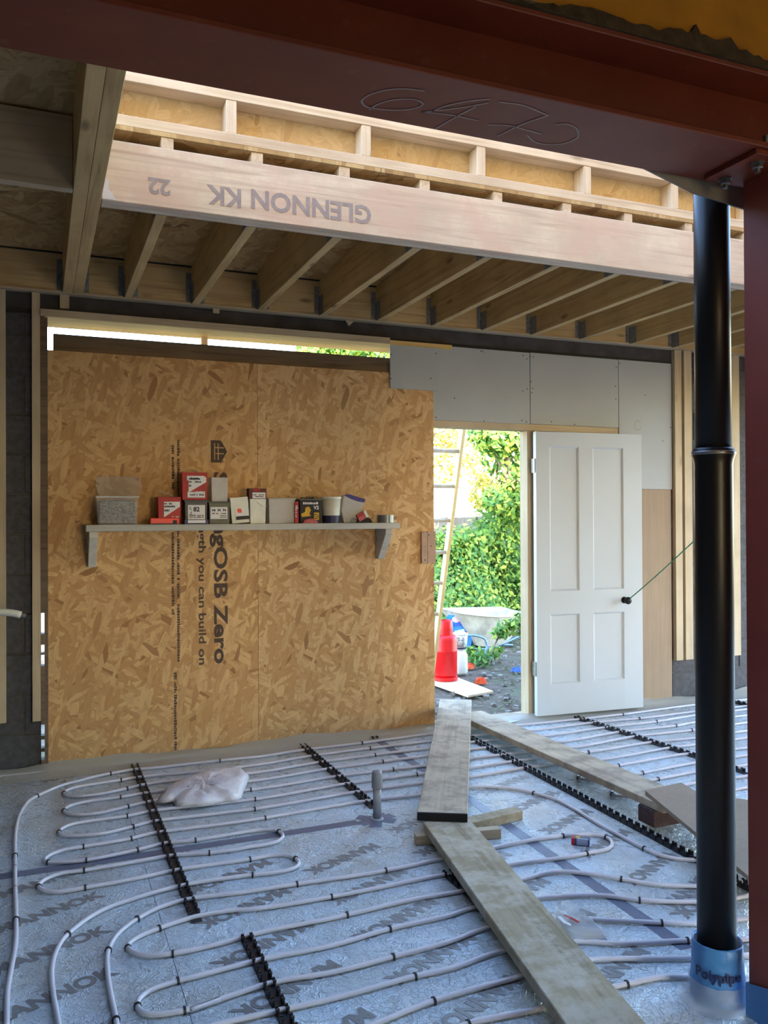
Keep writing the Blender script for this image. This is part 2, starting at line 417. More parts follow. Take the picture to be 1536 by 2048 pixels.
wl = tag(obj('wall_left', MB().box(-1.3, -1.2, -3.6, 5.45, -.2, 3.1), BLOCK), kind='structure')
wr = tag(obj('wall_right', MB().box(6.3, 6.4, -3.6, 2.2, -.2, 3.1).box(6.3, 6.4, 4.9, 5.45, -.2, 3.1).box(6.3, 6.4, 2.2, 4.9, 2.45, 3.1), BLOCK), kind='structure')  # wide opening out of view, added to let daylight into the extension
wk = tag(obj('wall_rear', MB().box(-1.3, 1.6, -3.7, -3.6, -.2, 3.1).box(2.9, 6.4, -3.7, -3.6, -.2, 3.1).box(1.6, 2.9, -3.7, -3.6, 1.9, 3.1), ROOMW), kind='structure')  # unseen opening added so daylight from behind brightens the interior
# ---- house wall standing on the steel beam, with the upper storey
wf = structure('wall_front')
obj('plastered_masonry', MB().box(-1.3, 6.4, 1.665, 1.885, 2.624, 5.2), PLASTER, wf)
rd = random.Random(5); mb = MB(); x = -1.2; top = []
while x < 4.0:
    top.append((x, 2.604+.024+.012*math.sin(x*5)+.007*math.sin(x*17)+rd.uniform(0, .012)+(.02 if rd.random() < .06 else 0))); x += rd.uniform(.012, .035)
for (xa_, za_), (xb_, zb_) in zip(top, top[1:]):
    mb.add([(xa_, 1.650+rd.uniform(0, .002), 2.6035), (xb_, 1.651, 2.6035), (xb_, 1.655, zb_), (xa_, 1.655, za_), (xa_, 1.667, za_+.004), (xb_, 1.667, zb_+.004)], [(0, 1, 2, 3), (3, 2, 5, 4)])
tag(obj('mortar_bed', mb, plain('dark_mortar', sr(86, 70, 48), .95, 0, .3, 30, .6), wf), kind='stuff')
obj('mortar_bed_core', MB().box(-1.2, 6.3, 1.658, 1.885, 2.6035, 2.6235), MORT, wf)
obj('upper_storey', MB().box(-1.3, 6.4, -3.7, -3.6, 3.1, 5.2).box(-1.3, -1.2, -3.7, 1.885, 3.1, 5.2).box(6.3, 6.4, -3.7, 1.885, 3.1, 5.2).box(-1.3, 6.4, -3.7, 1.885, 5.2, 5.3), ROOMW, wf)
tag(obj('trim_1', MB().box(-1.2, 6.3, -3.6, 1.66, 3.0, 3.1), ROOMW), kind='structure')

# ---- ceiling: deck, joists, hangers
ce = structure('ceiling')
ZJ, JD = 2.716, .222
def dz(y): return 2.942+(5.10-y)*.045      # underside of the sloping deck
def deck(x0, x1, y0, y1, parent=ce, name='osb_deck_panel'):
    mb = MB().add([(x0, y0, dz(y0)), (x1, y0, dz(y0)), (x1, y1, dz(y1)), (x0, y1, dz(y1)),
                   (x0, y0, dz(y0)+.018), (x1, y0, dz(y0)+.018), (x1, y1, dz(y1)+.018), (x0, y1, dz(y1)+.018)],
                  [(0,3,2,1),(4,5,6,7),(0,1,5,4),(1,2,6,5),(2,3,7,6),(3,0,4,7)])
    return obj(name, mb, OSBD, parent)
OX0, OX1, OY0, OY1 = .235, 5.93, 2.06, 3.552
deck(-1.2, .232, 1.89, 3.09); deck(-1.2, .232, 3.094, 4.29); deck(-1.2, .232, 4.294, 5.12)
for x0, x1 in ((.234, 1.45), (1.453, 2.67), (2.673, 3.89), (3.893, 5.1), (5.103, 6.3)): deck(x0, x1, OY1, 5.12)
deck(5.95, 6.3, 1.89, OY1-.002); deck(.234, 5.93, 1.89, OY0)
obj('roof_membrane_edge', MB().box(-1.2, 6.3, 5.085, 5.1, 2.936, 2.953), DPM, ce)
obj('rim_board', MB().box(-1.2, 6.3, 5.10, 5.145, 2.724, 2.95), TIM['X'], ce, bevel=.002)
obj('wall_plate', MB().box(-1.2, 6.3, 5.092, 5.25, 2.711, 2.724), TIMF['X'], ce)
# hanger: flanges on the timber behind, cheeks along the joist, shoe below; local y points to the supporting timber
def hanger(w):
    hb = MB(); h = w/2
    for s in (-1, 1):
        hb.box(*sorted((s*(h+.001), s*(h+.032))), -.0015, 0, .01, .185)
        hb.box(*sorted((s*(h+.0001), s*(h+.0016))), -.085, 0, -.001, .12)
    hb.box(-h-.0016, h+.0016, -.085, 0, -.0025, -.0008)
    for s in (-1, 1):
        for k in range(6): hb.box(s*(h+.018)-.004, s*(h+.018)+.004, -.004, -.0015, .03+k*.026, .037+k*.026)
    return hb.mesh('joist_hanger', GALVD)
hang = hanger(.045)
def joist(xr, y0, y1, w=.045, h2=True, name='joist', mat=None):
    mb = MB().add([(xr-w, y0, ZJ), (xr, y0, ZJ), (xr, y1, ZJ), (xr-w, y1, ZJ),
                   (xr-w, y0, dz(y0)-.001), (xr, y0, dz(y0)-.001), (xr, y1, dz(y1)-.001), (xr-w, y1, dz(y1)-.001)],
                  [(0,3,2,1),(4,5,6,7),(0,1,5,4),(1,2,6,5),(2,3,7,6),(3,0,4,7)])
    return obj(name, mb, mat or TIM['Y'], ce, bevel=.002)
for i, xr in enumerate((.505, .893, 1.293, 1.697, 2.085, 2.484, 2.866, 3.262, 3.674, 4.122, 4.52, 4.92, 5.32, 5.72, 6.12)):
    in_open = xr < 5.9
    j = joist(xr, 3.645 if in_open else 1.89, 5.098)
    put_mesh('joist_hanger', hang, j, Matrix.Translation((xr-.0225, 5.0995, ZJ+.003)))
    if in_open: put_mesh('joist_hanger', hang, j, Matrix.Translation((xr-.0225, 3.643, ZJ+.003)) @ Matrix.Rotation(math.pi, 4, 'Z'))
for a_, b_ in ((.125, .179), (.180, .234)):
    t = joist(b_, 1.89, 5.098, b_-a_, name='trimmer_joist')
put_mesh('joist_hanger', hanger(.109), t, Matrix.Translation((.1795, 5.0995, ZJ+.003)))
joist(5.975, 1.89, 5.098, name='trimmer_joist'); 
joist(-.45, 1.89, 3.478); joist(-.45, 3.53, 5.098); 
obj('noggin', MB().box(-1.2, .124, 3.483, 3.528, ZJ, 2.944+.06), TIMF['X'], ce, bevel=.002)
# header closing the rooflight opening (two timbers)
hd = obj('header_beam', MB().box(.236, 5.928, 3.552, 3.596, ZJ, 2.965), TIMH, ce, bevel=.003)
obj('header_beam', MB().box(.236, 5.928, 3.597, 3.642, ZJ, 2.964), TIMH, ce, bevel=.003)
def hprint(px0, py0, px1, py1, s, size, mat=INKV, bold=.003):
    c = PY((px0+px1)/2, (py0+py1)/2, 3.5515)
    put_mesh('lettering', textmesh(s, size, mat, bold), hd, frame_mat(c-Vector((0, .0004, 0)), (-1, 0, 0), (0, 0, -1)))
hprint(515, 400, 735, 425, 'GLENNON', .115)
hprint(412, 382, 490, 400, 'KK', .11)
hprint(285, 363, 352, 380, '22', .09)
a = PY(206, 345, 3.55); 
obj('primer_stain', MB().prism([(.238, 3.5512, ZJ+.004), (.29, 3.5512, ZJ+.004), (.275, 3.5512, ZJ+.03), (.262, 3.5512, ZJ+.045), (.262, 3.5512, ZJ+.085), (.238, 3.5512, ZJ+.09)], (0, -.0004, 0)), WHITE, hd)
# firrings over the header
for i, xr in enumerate((.52, .90, 1.30, 1.70, 2.09, 2.49, 2.87, 3.27, 3.68, 4.12)):
    obj('firring_block', MB().box(xr-.05, xr, 3.556, 3.68, 2.966, dz(3.56)-.001), TIML['Y'], ce, bevel=.001)

# ---- rooflight upstand
ru = thing('rooflight_upstand', (2.27, 2.8, 3.03), 'pale studwork kerb lined with chipboard around the roof opening', 'roof kerb')
zd = dz(3.552)+.0185
obj('sole_plate', MB().box(OX0-.09, OX1+.09, 3.552, 3.642, zd, zd+.045), TIML['X'], ru, bevel=.002)
obj('sheathing', MB().box(OX0-.09, OX1+.09, 3.643, 3.655, zd, 3.258), OSBC, ru)
obj('top_plate', MB().box(OX0-.09, OX1+.09, 3.552, 3.642, 3.216, 3.258), TIML['X'], ru, bevel=.002)
for px in (463, 733, 963, 1175, 1350, 1500):
    X = PY(px, 290, 3.552).x
    obj('stud', MB().box(X-.022, X+.023, 3.554, 3.641, zd+.0455, 3.2155), TIML['Z'], ru, bevel=.002)
obj('stud', MB().box(OX0-.09, OX0-.045, 3.554, 3.641, zd+.0455, 3.2155), TIML['Z'], ru)
z0s = dz(1.96)+.0185
obj('near_kerb', MB().box(OX0-.09, OX1+.09, OY0-.09, OY0, z0s, 3.258), TIML['X'], ru)
for xa, xb in ((OX0-.09, OX0), (OX1, OX1+.09)):
    obj('side_kerb', MB().box(xa, xb, OY0+.001, 3.551, z0s+.001, 3.258), TIML['Y'], ru)

# ================================================================== STEELWORK
BX0, BX1 = -1.19, 6.29; YC = 1.772
sb = thing('steel_beam', (2.5, YC, 2.40), 'dark red-oxide steel beam crossing overhead with chalk writing beneath', 'beam')
H = .203; B = .118; tf = .014; tw = .0045
obj('bottom_flange', MB().box(BX0, BX1, YC-B, YC+B, 2.40, 2.40+tf), STEEL, sb, bevel=.002)
obj('web', MB().box(BX0, BX1, YC-tw, YC+tw, 2.40+tf, 2.603-tf), STEEL, sb)
obj('top_flange', MB().box(BX0, BX1, YC-B, YC+B, 2.603-tf, 2.603), STEEL, sb, bevel=.002)
def chalk(pts, w=.0048):
    return strip([P(680+x/2.954, 150+y/2.954, 2.3988) for x, y in pts], w, 0, .0004)
cm = MB()
for pts in ([(500, 95), (380, 82), (260, 92), (160, 125), (128, 155), (150, 185), (230, 202), (350, 208), (450, 195), (490, 172), (460, 150), (380, 142), (290, 152), (210, 180), (175, 205)],
            [(890, 142), (760, 155), (620, 185), (545, 215)], [(875, 165), (740, 190), (600, 208), (480, 220)], [(480, 218), (640, 235), (820, 270)], [(800, 190), (690, 245), (565, 318)],
            [(940, 160), (1080, 180), (1230, 240)], [(1230, 240), (1080, 290), (930, 362)], [(870, 295), (1000, 300), (1100, 325), (1190, 350)],
            [(1270, 295), (1340, 290), (1400, 320), (1405, 365), (1340, 400), (1240, 412), (1150, 395), (1105, 355)]):
    mb_ = chalk(catmull([Vector((x, y, 0)) for x, y in pts], 12) and [(v.x, v.y) for v in catmull([Vector((x, y, 0)) for x, y in pts], 12)])
    cm.add(mb_.v, mb_.f)
obj('chalk_writing', cm, CHALK, sb)
# cap plate and bolts
sc_ = thing('steel_column', (1.96, YC, 0), 'dark red steel column at the right edge with blue plastic at its foot', 'column')
obj('cap_plate', MB().box(1.75, 2.19, YC-.105, YC+.085, 2.385, 2.3995), STEEL, sc_, bevel=.001)
STEELC = STEEL.copy()  # brighter copy of the steel, making up for little light on the column
for e_, c_ in zip([n_ for n_ in STEELC.node_tree.nodes if n_.type == 'VALTORGB'][0].color_ramp.elements, (sr(146, 62, 48), sr(164, 74, 58))): e_.color = c_
obj('column_section', MB().box(1.875, 1.887, 1.69, 1.835, .01, 2.3845).box(2.02, 2.032, 1.69, 1.835, .01, 2.3845).box(1.887, 2.02, 1.758, 1.767, .01, 2.3845), STEELC, sc_)
for bx, by in ((1.80, YC+.055), (1.80, YC-.06), (2.12, YC+.055), (2.12, YC-.06)):
    bo = obj('bolt', MB().lathe([(.008, 2.358), (.0085, 2.372), (.0085, 2.372)], (bx, by, 0), 8).lathe([(.0125, 2.368), (.0145, 2.37), (.0145, 2.380), (.0125, 2.384)], (bx, by, 0), 6).lathe([(.018, 2.382), (.018, 2.3849)], (bx, by, 0), 16), GALV, sc_)
for bx, by in ((1.80, YC-.09), ):
    obj('bolt', MB().lathe([(.008, 2.414), (.008, 2.445)], (bx, by+.0, 0), 8), GALV, sc_)
def ring(cx, cy, prof, n=28, jit=0, seed=0):
    rd = random.Random(seed); mb = MB().lathe(prof, (cx, cy, 0), n, cap=False)
    if jit: mb.v = [(v[0]+rd.uniform(-jit, jit), v[1]+rd.uniform(-jit, jit), v[2]) for v in mb.v]
    return mb
cw = MB(); ring_pts = [(1.868, 1.683), (2.04, 1.683), (2.04, 1.842), (1.868, 1.842)]
for (ax, ay), (bx, by) in zip(ring_pts, ring_pts[1:]+ring_pts[:1]):
    za_, zb_ = PY(1497, 1963, 1.842).z, PY(1533, 2004, 1.69).z; tz = lambda x_, y_: zb_+(za_-zb_)*(y_-1.69)/.152-.03
    cw.add([(ax, ay, .001), (bx, by, .001), (bx, by, tz(bx, by)+.03), (ax, ay, tz(ax, ay)+.03)], [(0, 1, 2, 3)])
obj('blue_wrap', cw, BLUE, sc_)

# ---- soil pipe
PCX, PCY = 1.868, 1.952
sp = thing('soil_pipe', (PCX, PCY, 0), 'tall black plastic soil pipe standing left of the red column', 'pipe')
obj('upper_pipe', MB().lathe([(.0515, 1.5), (.0515, 2.75)], (PCX, PCY, 0), 40), BLACKP, sp, smooth=False).data.shade_smooth()
obj('socket', MB().lathe([(.0555, 0.01), (.0555, 1.46), (.0555, 1.585), (.0575, 1.60), (.0615, 1.61), (.0625, 1.618), (.0600, 1.626), (.0565, 1.632), (.0515, 1.634)], (PCX, PCY, 0), 40), BLACKP, sp).data.shade_smooth()
obj('seal_ring', MB().lathe([(.0605, 1.6105), (.0635, 1.614), (.0635, 1.620), (.0605, 1.6235)], (PCX, PCY, 0), 40, cap=False), TAPER, sp).data.shade_smooth()
wrap = obj('blue_wrap', ring(PCX, PCY-.003, [(.078, .0), (.079, .05), (.074, .09), (.0725, .13), (.072, .165), (.070, .17), (.066, .165)], 32, .0018, 3), BLUE, sp); wrap.data.shade_smooth()
obj('clear_skirt', ring(PCX, PCY-.003, [(.12, .0015), (.095, .008), (.083, .03), (.081, .06)], 32, .003, 4), CLEARF, sp).data.shade_smooth()
import types
tm = textmesh('Polypipe', .042, NAVY, .001).copy()
pc = PY(1430, 1965, PCY-.075); camdir = math.atan2(0-PCY, 0-PCX)
for v in tm.vertices:
    ang = camdir + v.co.x/.080 + .02; z = pc.z + v.co.y - .0*v.co.x; r_ = .0795+v.co.z
    v.co = Vector((PCX+math.cos(ang)*r_, PCY-.003+math.sin(ang)*r_, z))-Vector((PCX, PCY, 0))
t_ = link('lettering', tm, sp); t_['_o'] = sp['_o']
# grey flap beside the pipe top
f0, f1, f2, f3 = PY(1278, 335, 1.905), PY(1388, 352, 1.905), PY(1500, 440, 1.905), PY(1384, 388, 1.905)
tag(obj('membrane_flap', MB().prism([(f0.x, 1.897, 2.43), (f0.x, 1.897, f0.z), (f3.x, 1.897, f3.z), (2.05, 1.897, 2.33), (2.05, 1.897, 2.43)], (0, .006, 0)), plain('grey_membrane', sr(150, 150, 144), .7)),
    'grey membrane flap hanging from the beam behind the soil pipe top', 'membrane')

# ================================================================== HEATING PIPES
Z0 = .0095
def cA(L): return [(x/2.954, 1440+y/2.954) for x, y in L]
def c3(L): return [(x/5.12, 1480+y/5.12) for x, y in L]
def cB(L): return [(500+x/3.84, 1440+y/3.84) for x, y in L]
def cH(L): return [(380+x/2.954, 1700+y/2.954) for x, y in L]
def cC(L): return [(820+x/2.648, 1380+y/2.648) for x, y in L]
def cD(L): return [(820+x/2.145, 1700+y/2.145) for x, y in L]
def c2(L): return [(940+x/3.339, 1380+y/3.339) for x, y in L]
ext = lambda L, x, sl: L+[(x, L[-1][1]+(x-L[-1][0])*sl)]
t1 = c2([(330,235),(1000,165),(1490,100)]); t1 = ext(t1, 1540, -.10)
t2 = c2([(400,270),(800,220),(1130,190),(1500,145)]); t2 = ext(t2, 1540, -.11)
t3 = c2([(500,305),(900,250),(1245,210),(1500,170)]); t3 = ext(t3, 1540, -.115)
t4 = c2([(610,345),(1000,280),(1375,238),(1500,215)]); t4 = ext(t4, 1540, -.13)
t5 = c2([(700,382),(1100,310),(1480,268)]); t5 = ext(t5, 1540, -.14)
t6 = c2([(790,415),(1200,350),(1500,320)]); t6 = ext(t6, 1540, -.14)
t7 = c2([(880,465),(1310,390),(1500,365)]); t7 = ext(t7, 1540, -.13)
RUN = [
 ('long outer heating pipe running down the left edge and along the back wall',
  [(13,2060),(15,1982),(30.5,1890),(32,1839),(30,1765),(30,1711),(30,1675),(32,1656),(37,1634),(47,1615),(58.6,1601),(74,1592),(94,1582.5),(125,1570),(156,1562),(195,1552),(221,1547),(273,1538.6),(300,1536.6),(440,1521),(520,1513),(604,1500.4),(724,1486),(867,1467),(950,1458)]+t1),
 ('heating pipe bent into the farthest left-hand loop, nearest the back wall',
  t2[::-1]+[(950,1471),(864.6,1481.7),(625,1511.6),(520,1529),(379,1545),(300,1552),(242,1560),(176,1570),(148,1575),(131,1581.5),(128,1586),(135,1591),(156,1593),(195,1589),(254,1577),(300,1567),(520,1544),(638,1524.6),(862,1495.5),(945,1484)]+t3),
 ('heating pipe bent into the second left-hand loop, passing under the white bag',
  t4[::-1]+[(945,1498),(858,1511),(656,1537.7),(520,1560),(300,1584.5),(241,1594),(180,1602),(150,1608),(131,1616),(128,1621),(135,1627),(160,1630),(200,1626),(256,1612.6),(300,1603),(520,1577),(672,1553),(857,1530),(945,1516)]+t5),
 ('heating pipe bent into the third left-hand loop, in front of the bag',
  t6[::-1]+[(1036,1521),(945,1535),(849,1547),(693,1567.6),(520,1597),(300,1622.6),(254,1632),(180,1642),(145,1648),(125,1656),(118,1664),(126,1671),(150,1672),(200,1668),(266,1653),(300,1644),(520,1616.5),(708,1584.5),(849,1565),(945,1553),(1045,1536),(1069,1533)]+t7),
 ('snaking heating pipe with two hairpins either side, left of the grey upstand',
  [(1500,1726),(1440,1724),(1390,1720),(1356.5,1717.4),(1322,1710.6),(1288.6,1697),(1243,1672.8),(1197.8,1648),(1148.7,1618),(1107,1597),(1067.5,1586),(1031.6,1578),(986,1573.8),(939,1574.5),(838.5,1590),(724,1603),(500,1640.5),(300,1667.5),(262,1677)]
  +cA([(493,748),(390,765),(310,790),(270,815),(265,832),(285,840),(400,838),(510,828),(812,768),(970,728),(1155,710),(1250,695)])+cB([(0,855),(110,842),(190,846),(243,872),(250,900),(215,930),(120,958),(0,975)])
  +cA([(1400,765),(1237,785),(1020,800),(760,845),(497,888),(370,905),(280,935),(235,965),(228,985),(265,1008),(350,1015),(503,990),(760,945),(1050,885),(1280,850)])
  +cB([(0,1070),(130,1045),(260,1035),(350,1065),(375,1100),(345,1135),(230,1165),(20,1190),])
  +cA([(1493,915),(1300,940),(1090,975),(840,1040),(600,1125),(400,1265),(330,1370),(305,1480),(315,1620),(345,1790),(350,1830)])),
 ('heating pipe looping around the small battery and under the near tan board',
  cA([(695,1830),(680,1740),(650,1600),(635,1480),(640,1360),(700,1260),(810,1175),(960,1100),(1110,1060),(1536,1000)])[:-1]
  +[(500,1782.5),(594,1768),(771.6,1741),(877.6,1718.6)]+cC([(470,830),(620,800),(810,772),(900,765),(980,768),(1040,780),(1072,810),(1050,840),(935,865),(800,890),(560,920)])
  +[(890.6,1748.6),(663,1793.6),(500,1819)]+cA([(1400,1122),(1160,1160),(940,1230),(820,1280),(762,1320),(755,1345),(820,1385),(900,1392),(1020,1380),(1280,1325),(1536,1255)])
  +cH([(850,400)])+[(820,1800),(927,1781.6)]+cC([(610,1000),(720,970),(820,962),(920,970),(1120,1000),(1300,1030),(1510,1038)])+[(1475,1764),(1500,1758)]),
 ('heating pipe bent into the nearest left-hand loop at the bottom edge',
  [(1500,1790),(1475,1795.6),(1393,1803.5),(1279,1800),(1202,1791),(1081,1795.6),(950.5,1814),(900,1830.4)]+cH([(1180,465),(850,560),(430,645),(0,755)])
  +cA([(1050,1540),(880,1600),(820,1650),(812,1690),(840,1725),(900,1740),(1090,1715),(1300,1650)])+cH([(0,945),(480,785),(850,720),(1200,630),(1536,540)])
  +[(978.5,1854),(1080,1841),(1165,1839),(1323.5,1845.5),(1396,1847),(1475,1839),(1500,1836)]),
 ('straight heating pipe leaving the bottom edge just right of the near clip rail',
  cH([(90,1050),(170,1028),(560,940),(850,875),(1330,745),(1536,700)])+[(1006.5,1900.5),(1080,1888),(1160,1882.8),(1239.6,1887),(1375,1881),(1475,1879.5),(1500,1877)]),
 ('straight heating pipe second from the bottom edge, under the tan board',
  cH([(1000,1060),(1090,1028),(1440,890)])+[(1043.8,1951.7),(1110,1930),(1193,1919),(1309.5,1917),(1384,1916),(1440,1914),(1500,1910)]),
 ('short heating pipe at the bottom edge ending by the blue pipe wrap',
  [(900,2062),(936.5,2047),(1081,2017),(1160,1995),(1230,1972.7),(1253.6,1968),(1323.5,1954),(1389,1955.5),(1425,1958)]),
 ('heating pipe hairpin half hidden beneath the long grey board, far side',
  [(1540,1488),(1490,1496),(1389,1506.5),(1362,1509),(1237,1531),(1190,1539),(1160,1547),(1154,1553),(1165,1559),(1200,1559),(1285,1546),(1390,1525.5),(1540,1504)]),
 ('heating pipe hairpin half hidden beneath the long grey board, near side',
  [(1540,1522),(1480,1532),(1390,1544),(1316,1558),(1262,1568),(1230,1577),(1222,1584),(1232,1592),(1262,1592),(1330,1578),(1390,1566),(1480,1554),(1540,1546)]),
 ('heating pipe seen only between the soil pipe and the red column',
  [(1350,1602),(1400,1593),(1480,1577),(1540,1568)]),
]
paths = []
for lab, pts in RUN:
    pw = [P(x, y, Z0) for x, y in pts]
    path = catmull(pw, .025)
    for p in path: p.z = Z0
    th = tag(obj('heating_pipe', MB().tube(path, .0082, 10), PIPEM, loc=path[0], smooth=True), 'white '+lab, 'pipe')
    paths.append((th, path))
CL = [(76,1592),(219,1550),(441,1521),(242,1561),(127,1585),(254.6,1577),(241,1595),(128,1621),(255.6,1612.6),(254.6,1632),(119,1663),(266.4,1653),(262,1677),(167,1693),(93,1724),(275,1700),(172.6,1720),(391,1680),(168,1740.6),(419,1706),(77,1771),(170,1775),(509.5,1717.6),(505,1750),(33,1711),(31.5,1839),(274,1839.5),(135.4,1870),(218,1900),(320.6,1855.7),(257,1892),(346,1906.5),(358,1961),(277,2010),(369,2020.6),(232,2039),(503,1579),(508.5,1597.4),(508,1617.7),
 (724.5,1487),(738,1497),(754,1510),(768,1525),(789,1537.7),(834.6,1549),(528.6,1635),(553,1664),(591,1718.6),(594,1768),(663,1793.6),(696.6,1828),(771.6,1741),(778,1859),(784.5,1915),(828.5,1952),(869,2001),
 (1067,1586),(1288,1698),(1126.6,1671.5),(1213,1676),(1173,1705.5),(1243,1757.7),(1241,1427),(1279,1436.6),(1312,1443),(1352,1451),(1382.7,1459),(1176,1504),(1235,1531),(1286,1546),(1314,1558),(1154,1554),(1222,1586),(1279,1800),(1323.5,1845.5),(1373,1882),(1252.6,1968),(942,2045)]
cb = MB(); n_ = 9
for i in range(n_-1):
    a0, a1 = math.pi*(i/(n_-1)*1.3-.15), math.pi*((i+1)/(n_-1)*1.3-.15)
    pr = [Vector((0, math.cos(a)*r, math.sin(a)*r)) for a, r in ((a0, .0088), (a0, .0118), (a1, .0118), (a1, .0088))]
    cb.prism([p-Vector((.0035, 0, 0)) for p in pr], (.007, 0, 0))
for s in (-1, 1): cb.box(-.0035, .0035, *sorted((s*.0085, s*.0105)), -.0092, -.002)
clipme = cb.mesh('pipe_clip', CLIP)
for x, y in CL:
    p = P(x, y, .012); best = None
    for th, path in paths:
        for i in range(0, len(path)-1):
            d = (path[i]-p).length
            if best is None or d < best[0]: best = (d, th, path, i)
    d, th, path, i = best; t = (path[min(i+1, len(path)-1)]-path[max(i-1, 0)]); t.z = 0
    M = Matrix.Translation(path[i]) @ Matrix.Rotation(math.atan2(t.y, t.x), 4, 'Z')
    put_mesh('pipe_clip', clipme, th, M)
# red bands on the far-left pipe
th, path = paths[0]
for px, py in ((30, 1734), (30, 1775)):
    p = P(px, py, Z0); i = min(range(len(path)), key=lambda k: (path[k]-p).length)
    t = (path[i+1]-path[i-1]).normalized(); mb = MB().tube([path[i]-t*.003, path[i]+t*.003], .0088, 10, False)
    obj('red_band', mb, RED, th)

# ---- clip rails
def rail(label, x0, y0, x1, y1):
    A, Bv = Vector((x0, y0, 0)), Vector((x1, y1, 0)); L = (Bv-A).length; a_ = math.atan2(y1-y0, x1-x0)
    r = thing('clip_rail', A, label, 'rail'); M = Matrix.Translation(A) @ Matrix.Rotation(a_, 4, 'Z')
    obj('rail_base', MB().box(0, L, -.02, .02, .0006, .004, M), RAILM, r)
    mb = MB(); s = .0
    while s < L-.03:
        for q in (-1, 1):
            mb.box(s+.004, s+.032, *sorted((q*.012, q*.0185)), .004, .019, M)
            mb.box(s+.006, s+.014, *sorted((q*.010, q*.0195)), .017, .023, M)
            mb.box(s+.022, s+.030, *sorted((q*.010, q*.0195)), .017, .023, M)
        s += .05
    tag(obj('rail_teeth', mb, RAILM, r), kind='stuff'); return r
rail('black toothed clip rail under the left-hand pipe loops', .505, 5.03, .513, 3.01)
rail('black toothed clip rail running from the back wall to the grey upstand', 1.518, 5.07, 1.518, 3.85)
rail('short black clip rail end at the foot of the chipboard wall', 1.99, 5.10, 2.0, 4.98)
rail('black clip rail at the bottom edge, nearest the camera', .648, 2.83, .644, 2.2)
rail('long black clip rail in front of the long grey board, teeth half empty', 2.567, 4.86, 2.51, 2.40)
rail('black clip rail across the pipes in front of the white door', 3.512, 5.0, 3.62, 3.55)
rail('black clip rail end glimpsed beyond the soil pipe, by the back wall', 4.92, 4.98, 4.93, 4.2)
rail('black clip rail poking out from under the tan board', 1.505, 3.03, 1.508, 2.70)

# ================================================================== BOARDS ON THE FLOOR
def plank(name, label, a, b, w, t, za, zb, mat, endmat=None, cat='board'):
    """a, b: centre-line ends (x, y); za, zb top heights"""
    A = Vector((a[0], a[1], za)); Bv = Vector((b[0], b[1], zb)); d = (Bv-A); L = d.length; d.normalize()
    side = d.cross(Vector((0, 0, 1))).normalized()
    o = thing(name, A, label, cat); R = frame_mat(A, side, d); R = Matrix((side, d, side.cross(d))).transposed().to_4x4(); R.translation = A
    me = MB().box(-w/2, w/2, 0, L, -t, 0); 
    bo = link('board', me.mesh('board', mat, .003), o); bo.matrix_local = R.to_3x3().to_4x4()
    bo['_o'] = (0, 0, 0)
    if endmat:
        e = link('end_band', MB().box(-w/2-.0006, w/2+.0006, -.0006, .006, -t-.0006, .0006).mesh('end_band', endmat, .003), o); e.matrix_local = R.to_3x3().to_4x4()
    return o
# board 1 (from the doorway) : near end at px 835..935 y~1628, far end 880..942 y~1398
zt1a, zt1b = .122, .145
n0, n1 = P(835, 1624, zt1a), P(934, 1628, zt1a); f0_, f1_ = P(881, 1399, zt1b), P(942, 1398, zt1b)
c0, c1 = (n0+n1)/2, (f0_+f1_)/2
plank('scaffold_board', 'weathered grey board with a black-painted end, leading in from the doorway', c0, c1, .222, .038, zt1a, zt1b, PLANK, BLACKP)
z2 = .083
a0, a1 = P(956.7, 1800, z2), P(1079.8, 1800, z2); b0, b1 = P(1130, 2048, z2), P(1295.5, 2048, z2)
ca, cb_ = (a0+a1)/2, (b0+b1)/2; dirv = (cb_-ca).normalized(); e0 = (P(853, 1642, z2)+P(952, 1636, z2))/2
st = ca - dirv*((ca-e0).length)
wv = abs((a1-a0).cross(dirv).z)
en = ca + dirv*2.1
plank('scaffold_board', 'tan dusty board running from the middle of the floor to the bottom edge', st, en, wv, .038, z2, z2, PLANKT)
z3 = .138
a0, a1 = P(944, 1442, .086), P(1288, 1595, z3); d3 = (a1-a0).normalized(); nrm = Vector((d3.y, -d3.x, 0)).normalized()
if nrm.x < 0: nrm = -nrm
st3 = a0 - d3*.28 + nrm*.105; en3 = a0+d3*((a1-a0).length+.13)+nrm*.105
plank('scaffold_board', 'long grey board lying across the pipes from the threshold to the brick', st3, en3, .21, .036, st3.z, en3.z, PLANK)
# thinner sheet on top, going under the column
q0 = P(1290, 1582, .158); q1 = P(1392, 1683, .158); q2 = P(1490, 1752, .13)
pts = [P(1290, 1581, .157), P(1362, 1565, .157), P(1400, 1587, .157), Vector((3.02, 2.78, .157)), Vector((2.62, 2.2, .157)), P(1496, 1752, .157)]
tag(obj('plywood_offcut', MB().prism([p-Vector((0, 0, .017)) for p in pts], (0, 0, .018)), PLYW, loc=pts[0], bevel=.001), 'brown plywood offcut laid over the end of the long grey board', 'board')
br = [P(1272, 1609, .1), P(1320, 1621, .1)]; bx, by = 2.545, 3.05
tag(obj('concrete_brick', MB().box(2.56, 2.78, 3.05, 3.16, .024, .101), BRICK, loc=(2.67, 3.1, .024), bevel=.006, seg=2), 'dark brown brick propping up the end of the long grey board', 'brick')
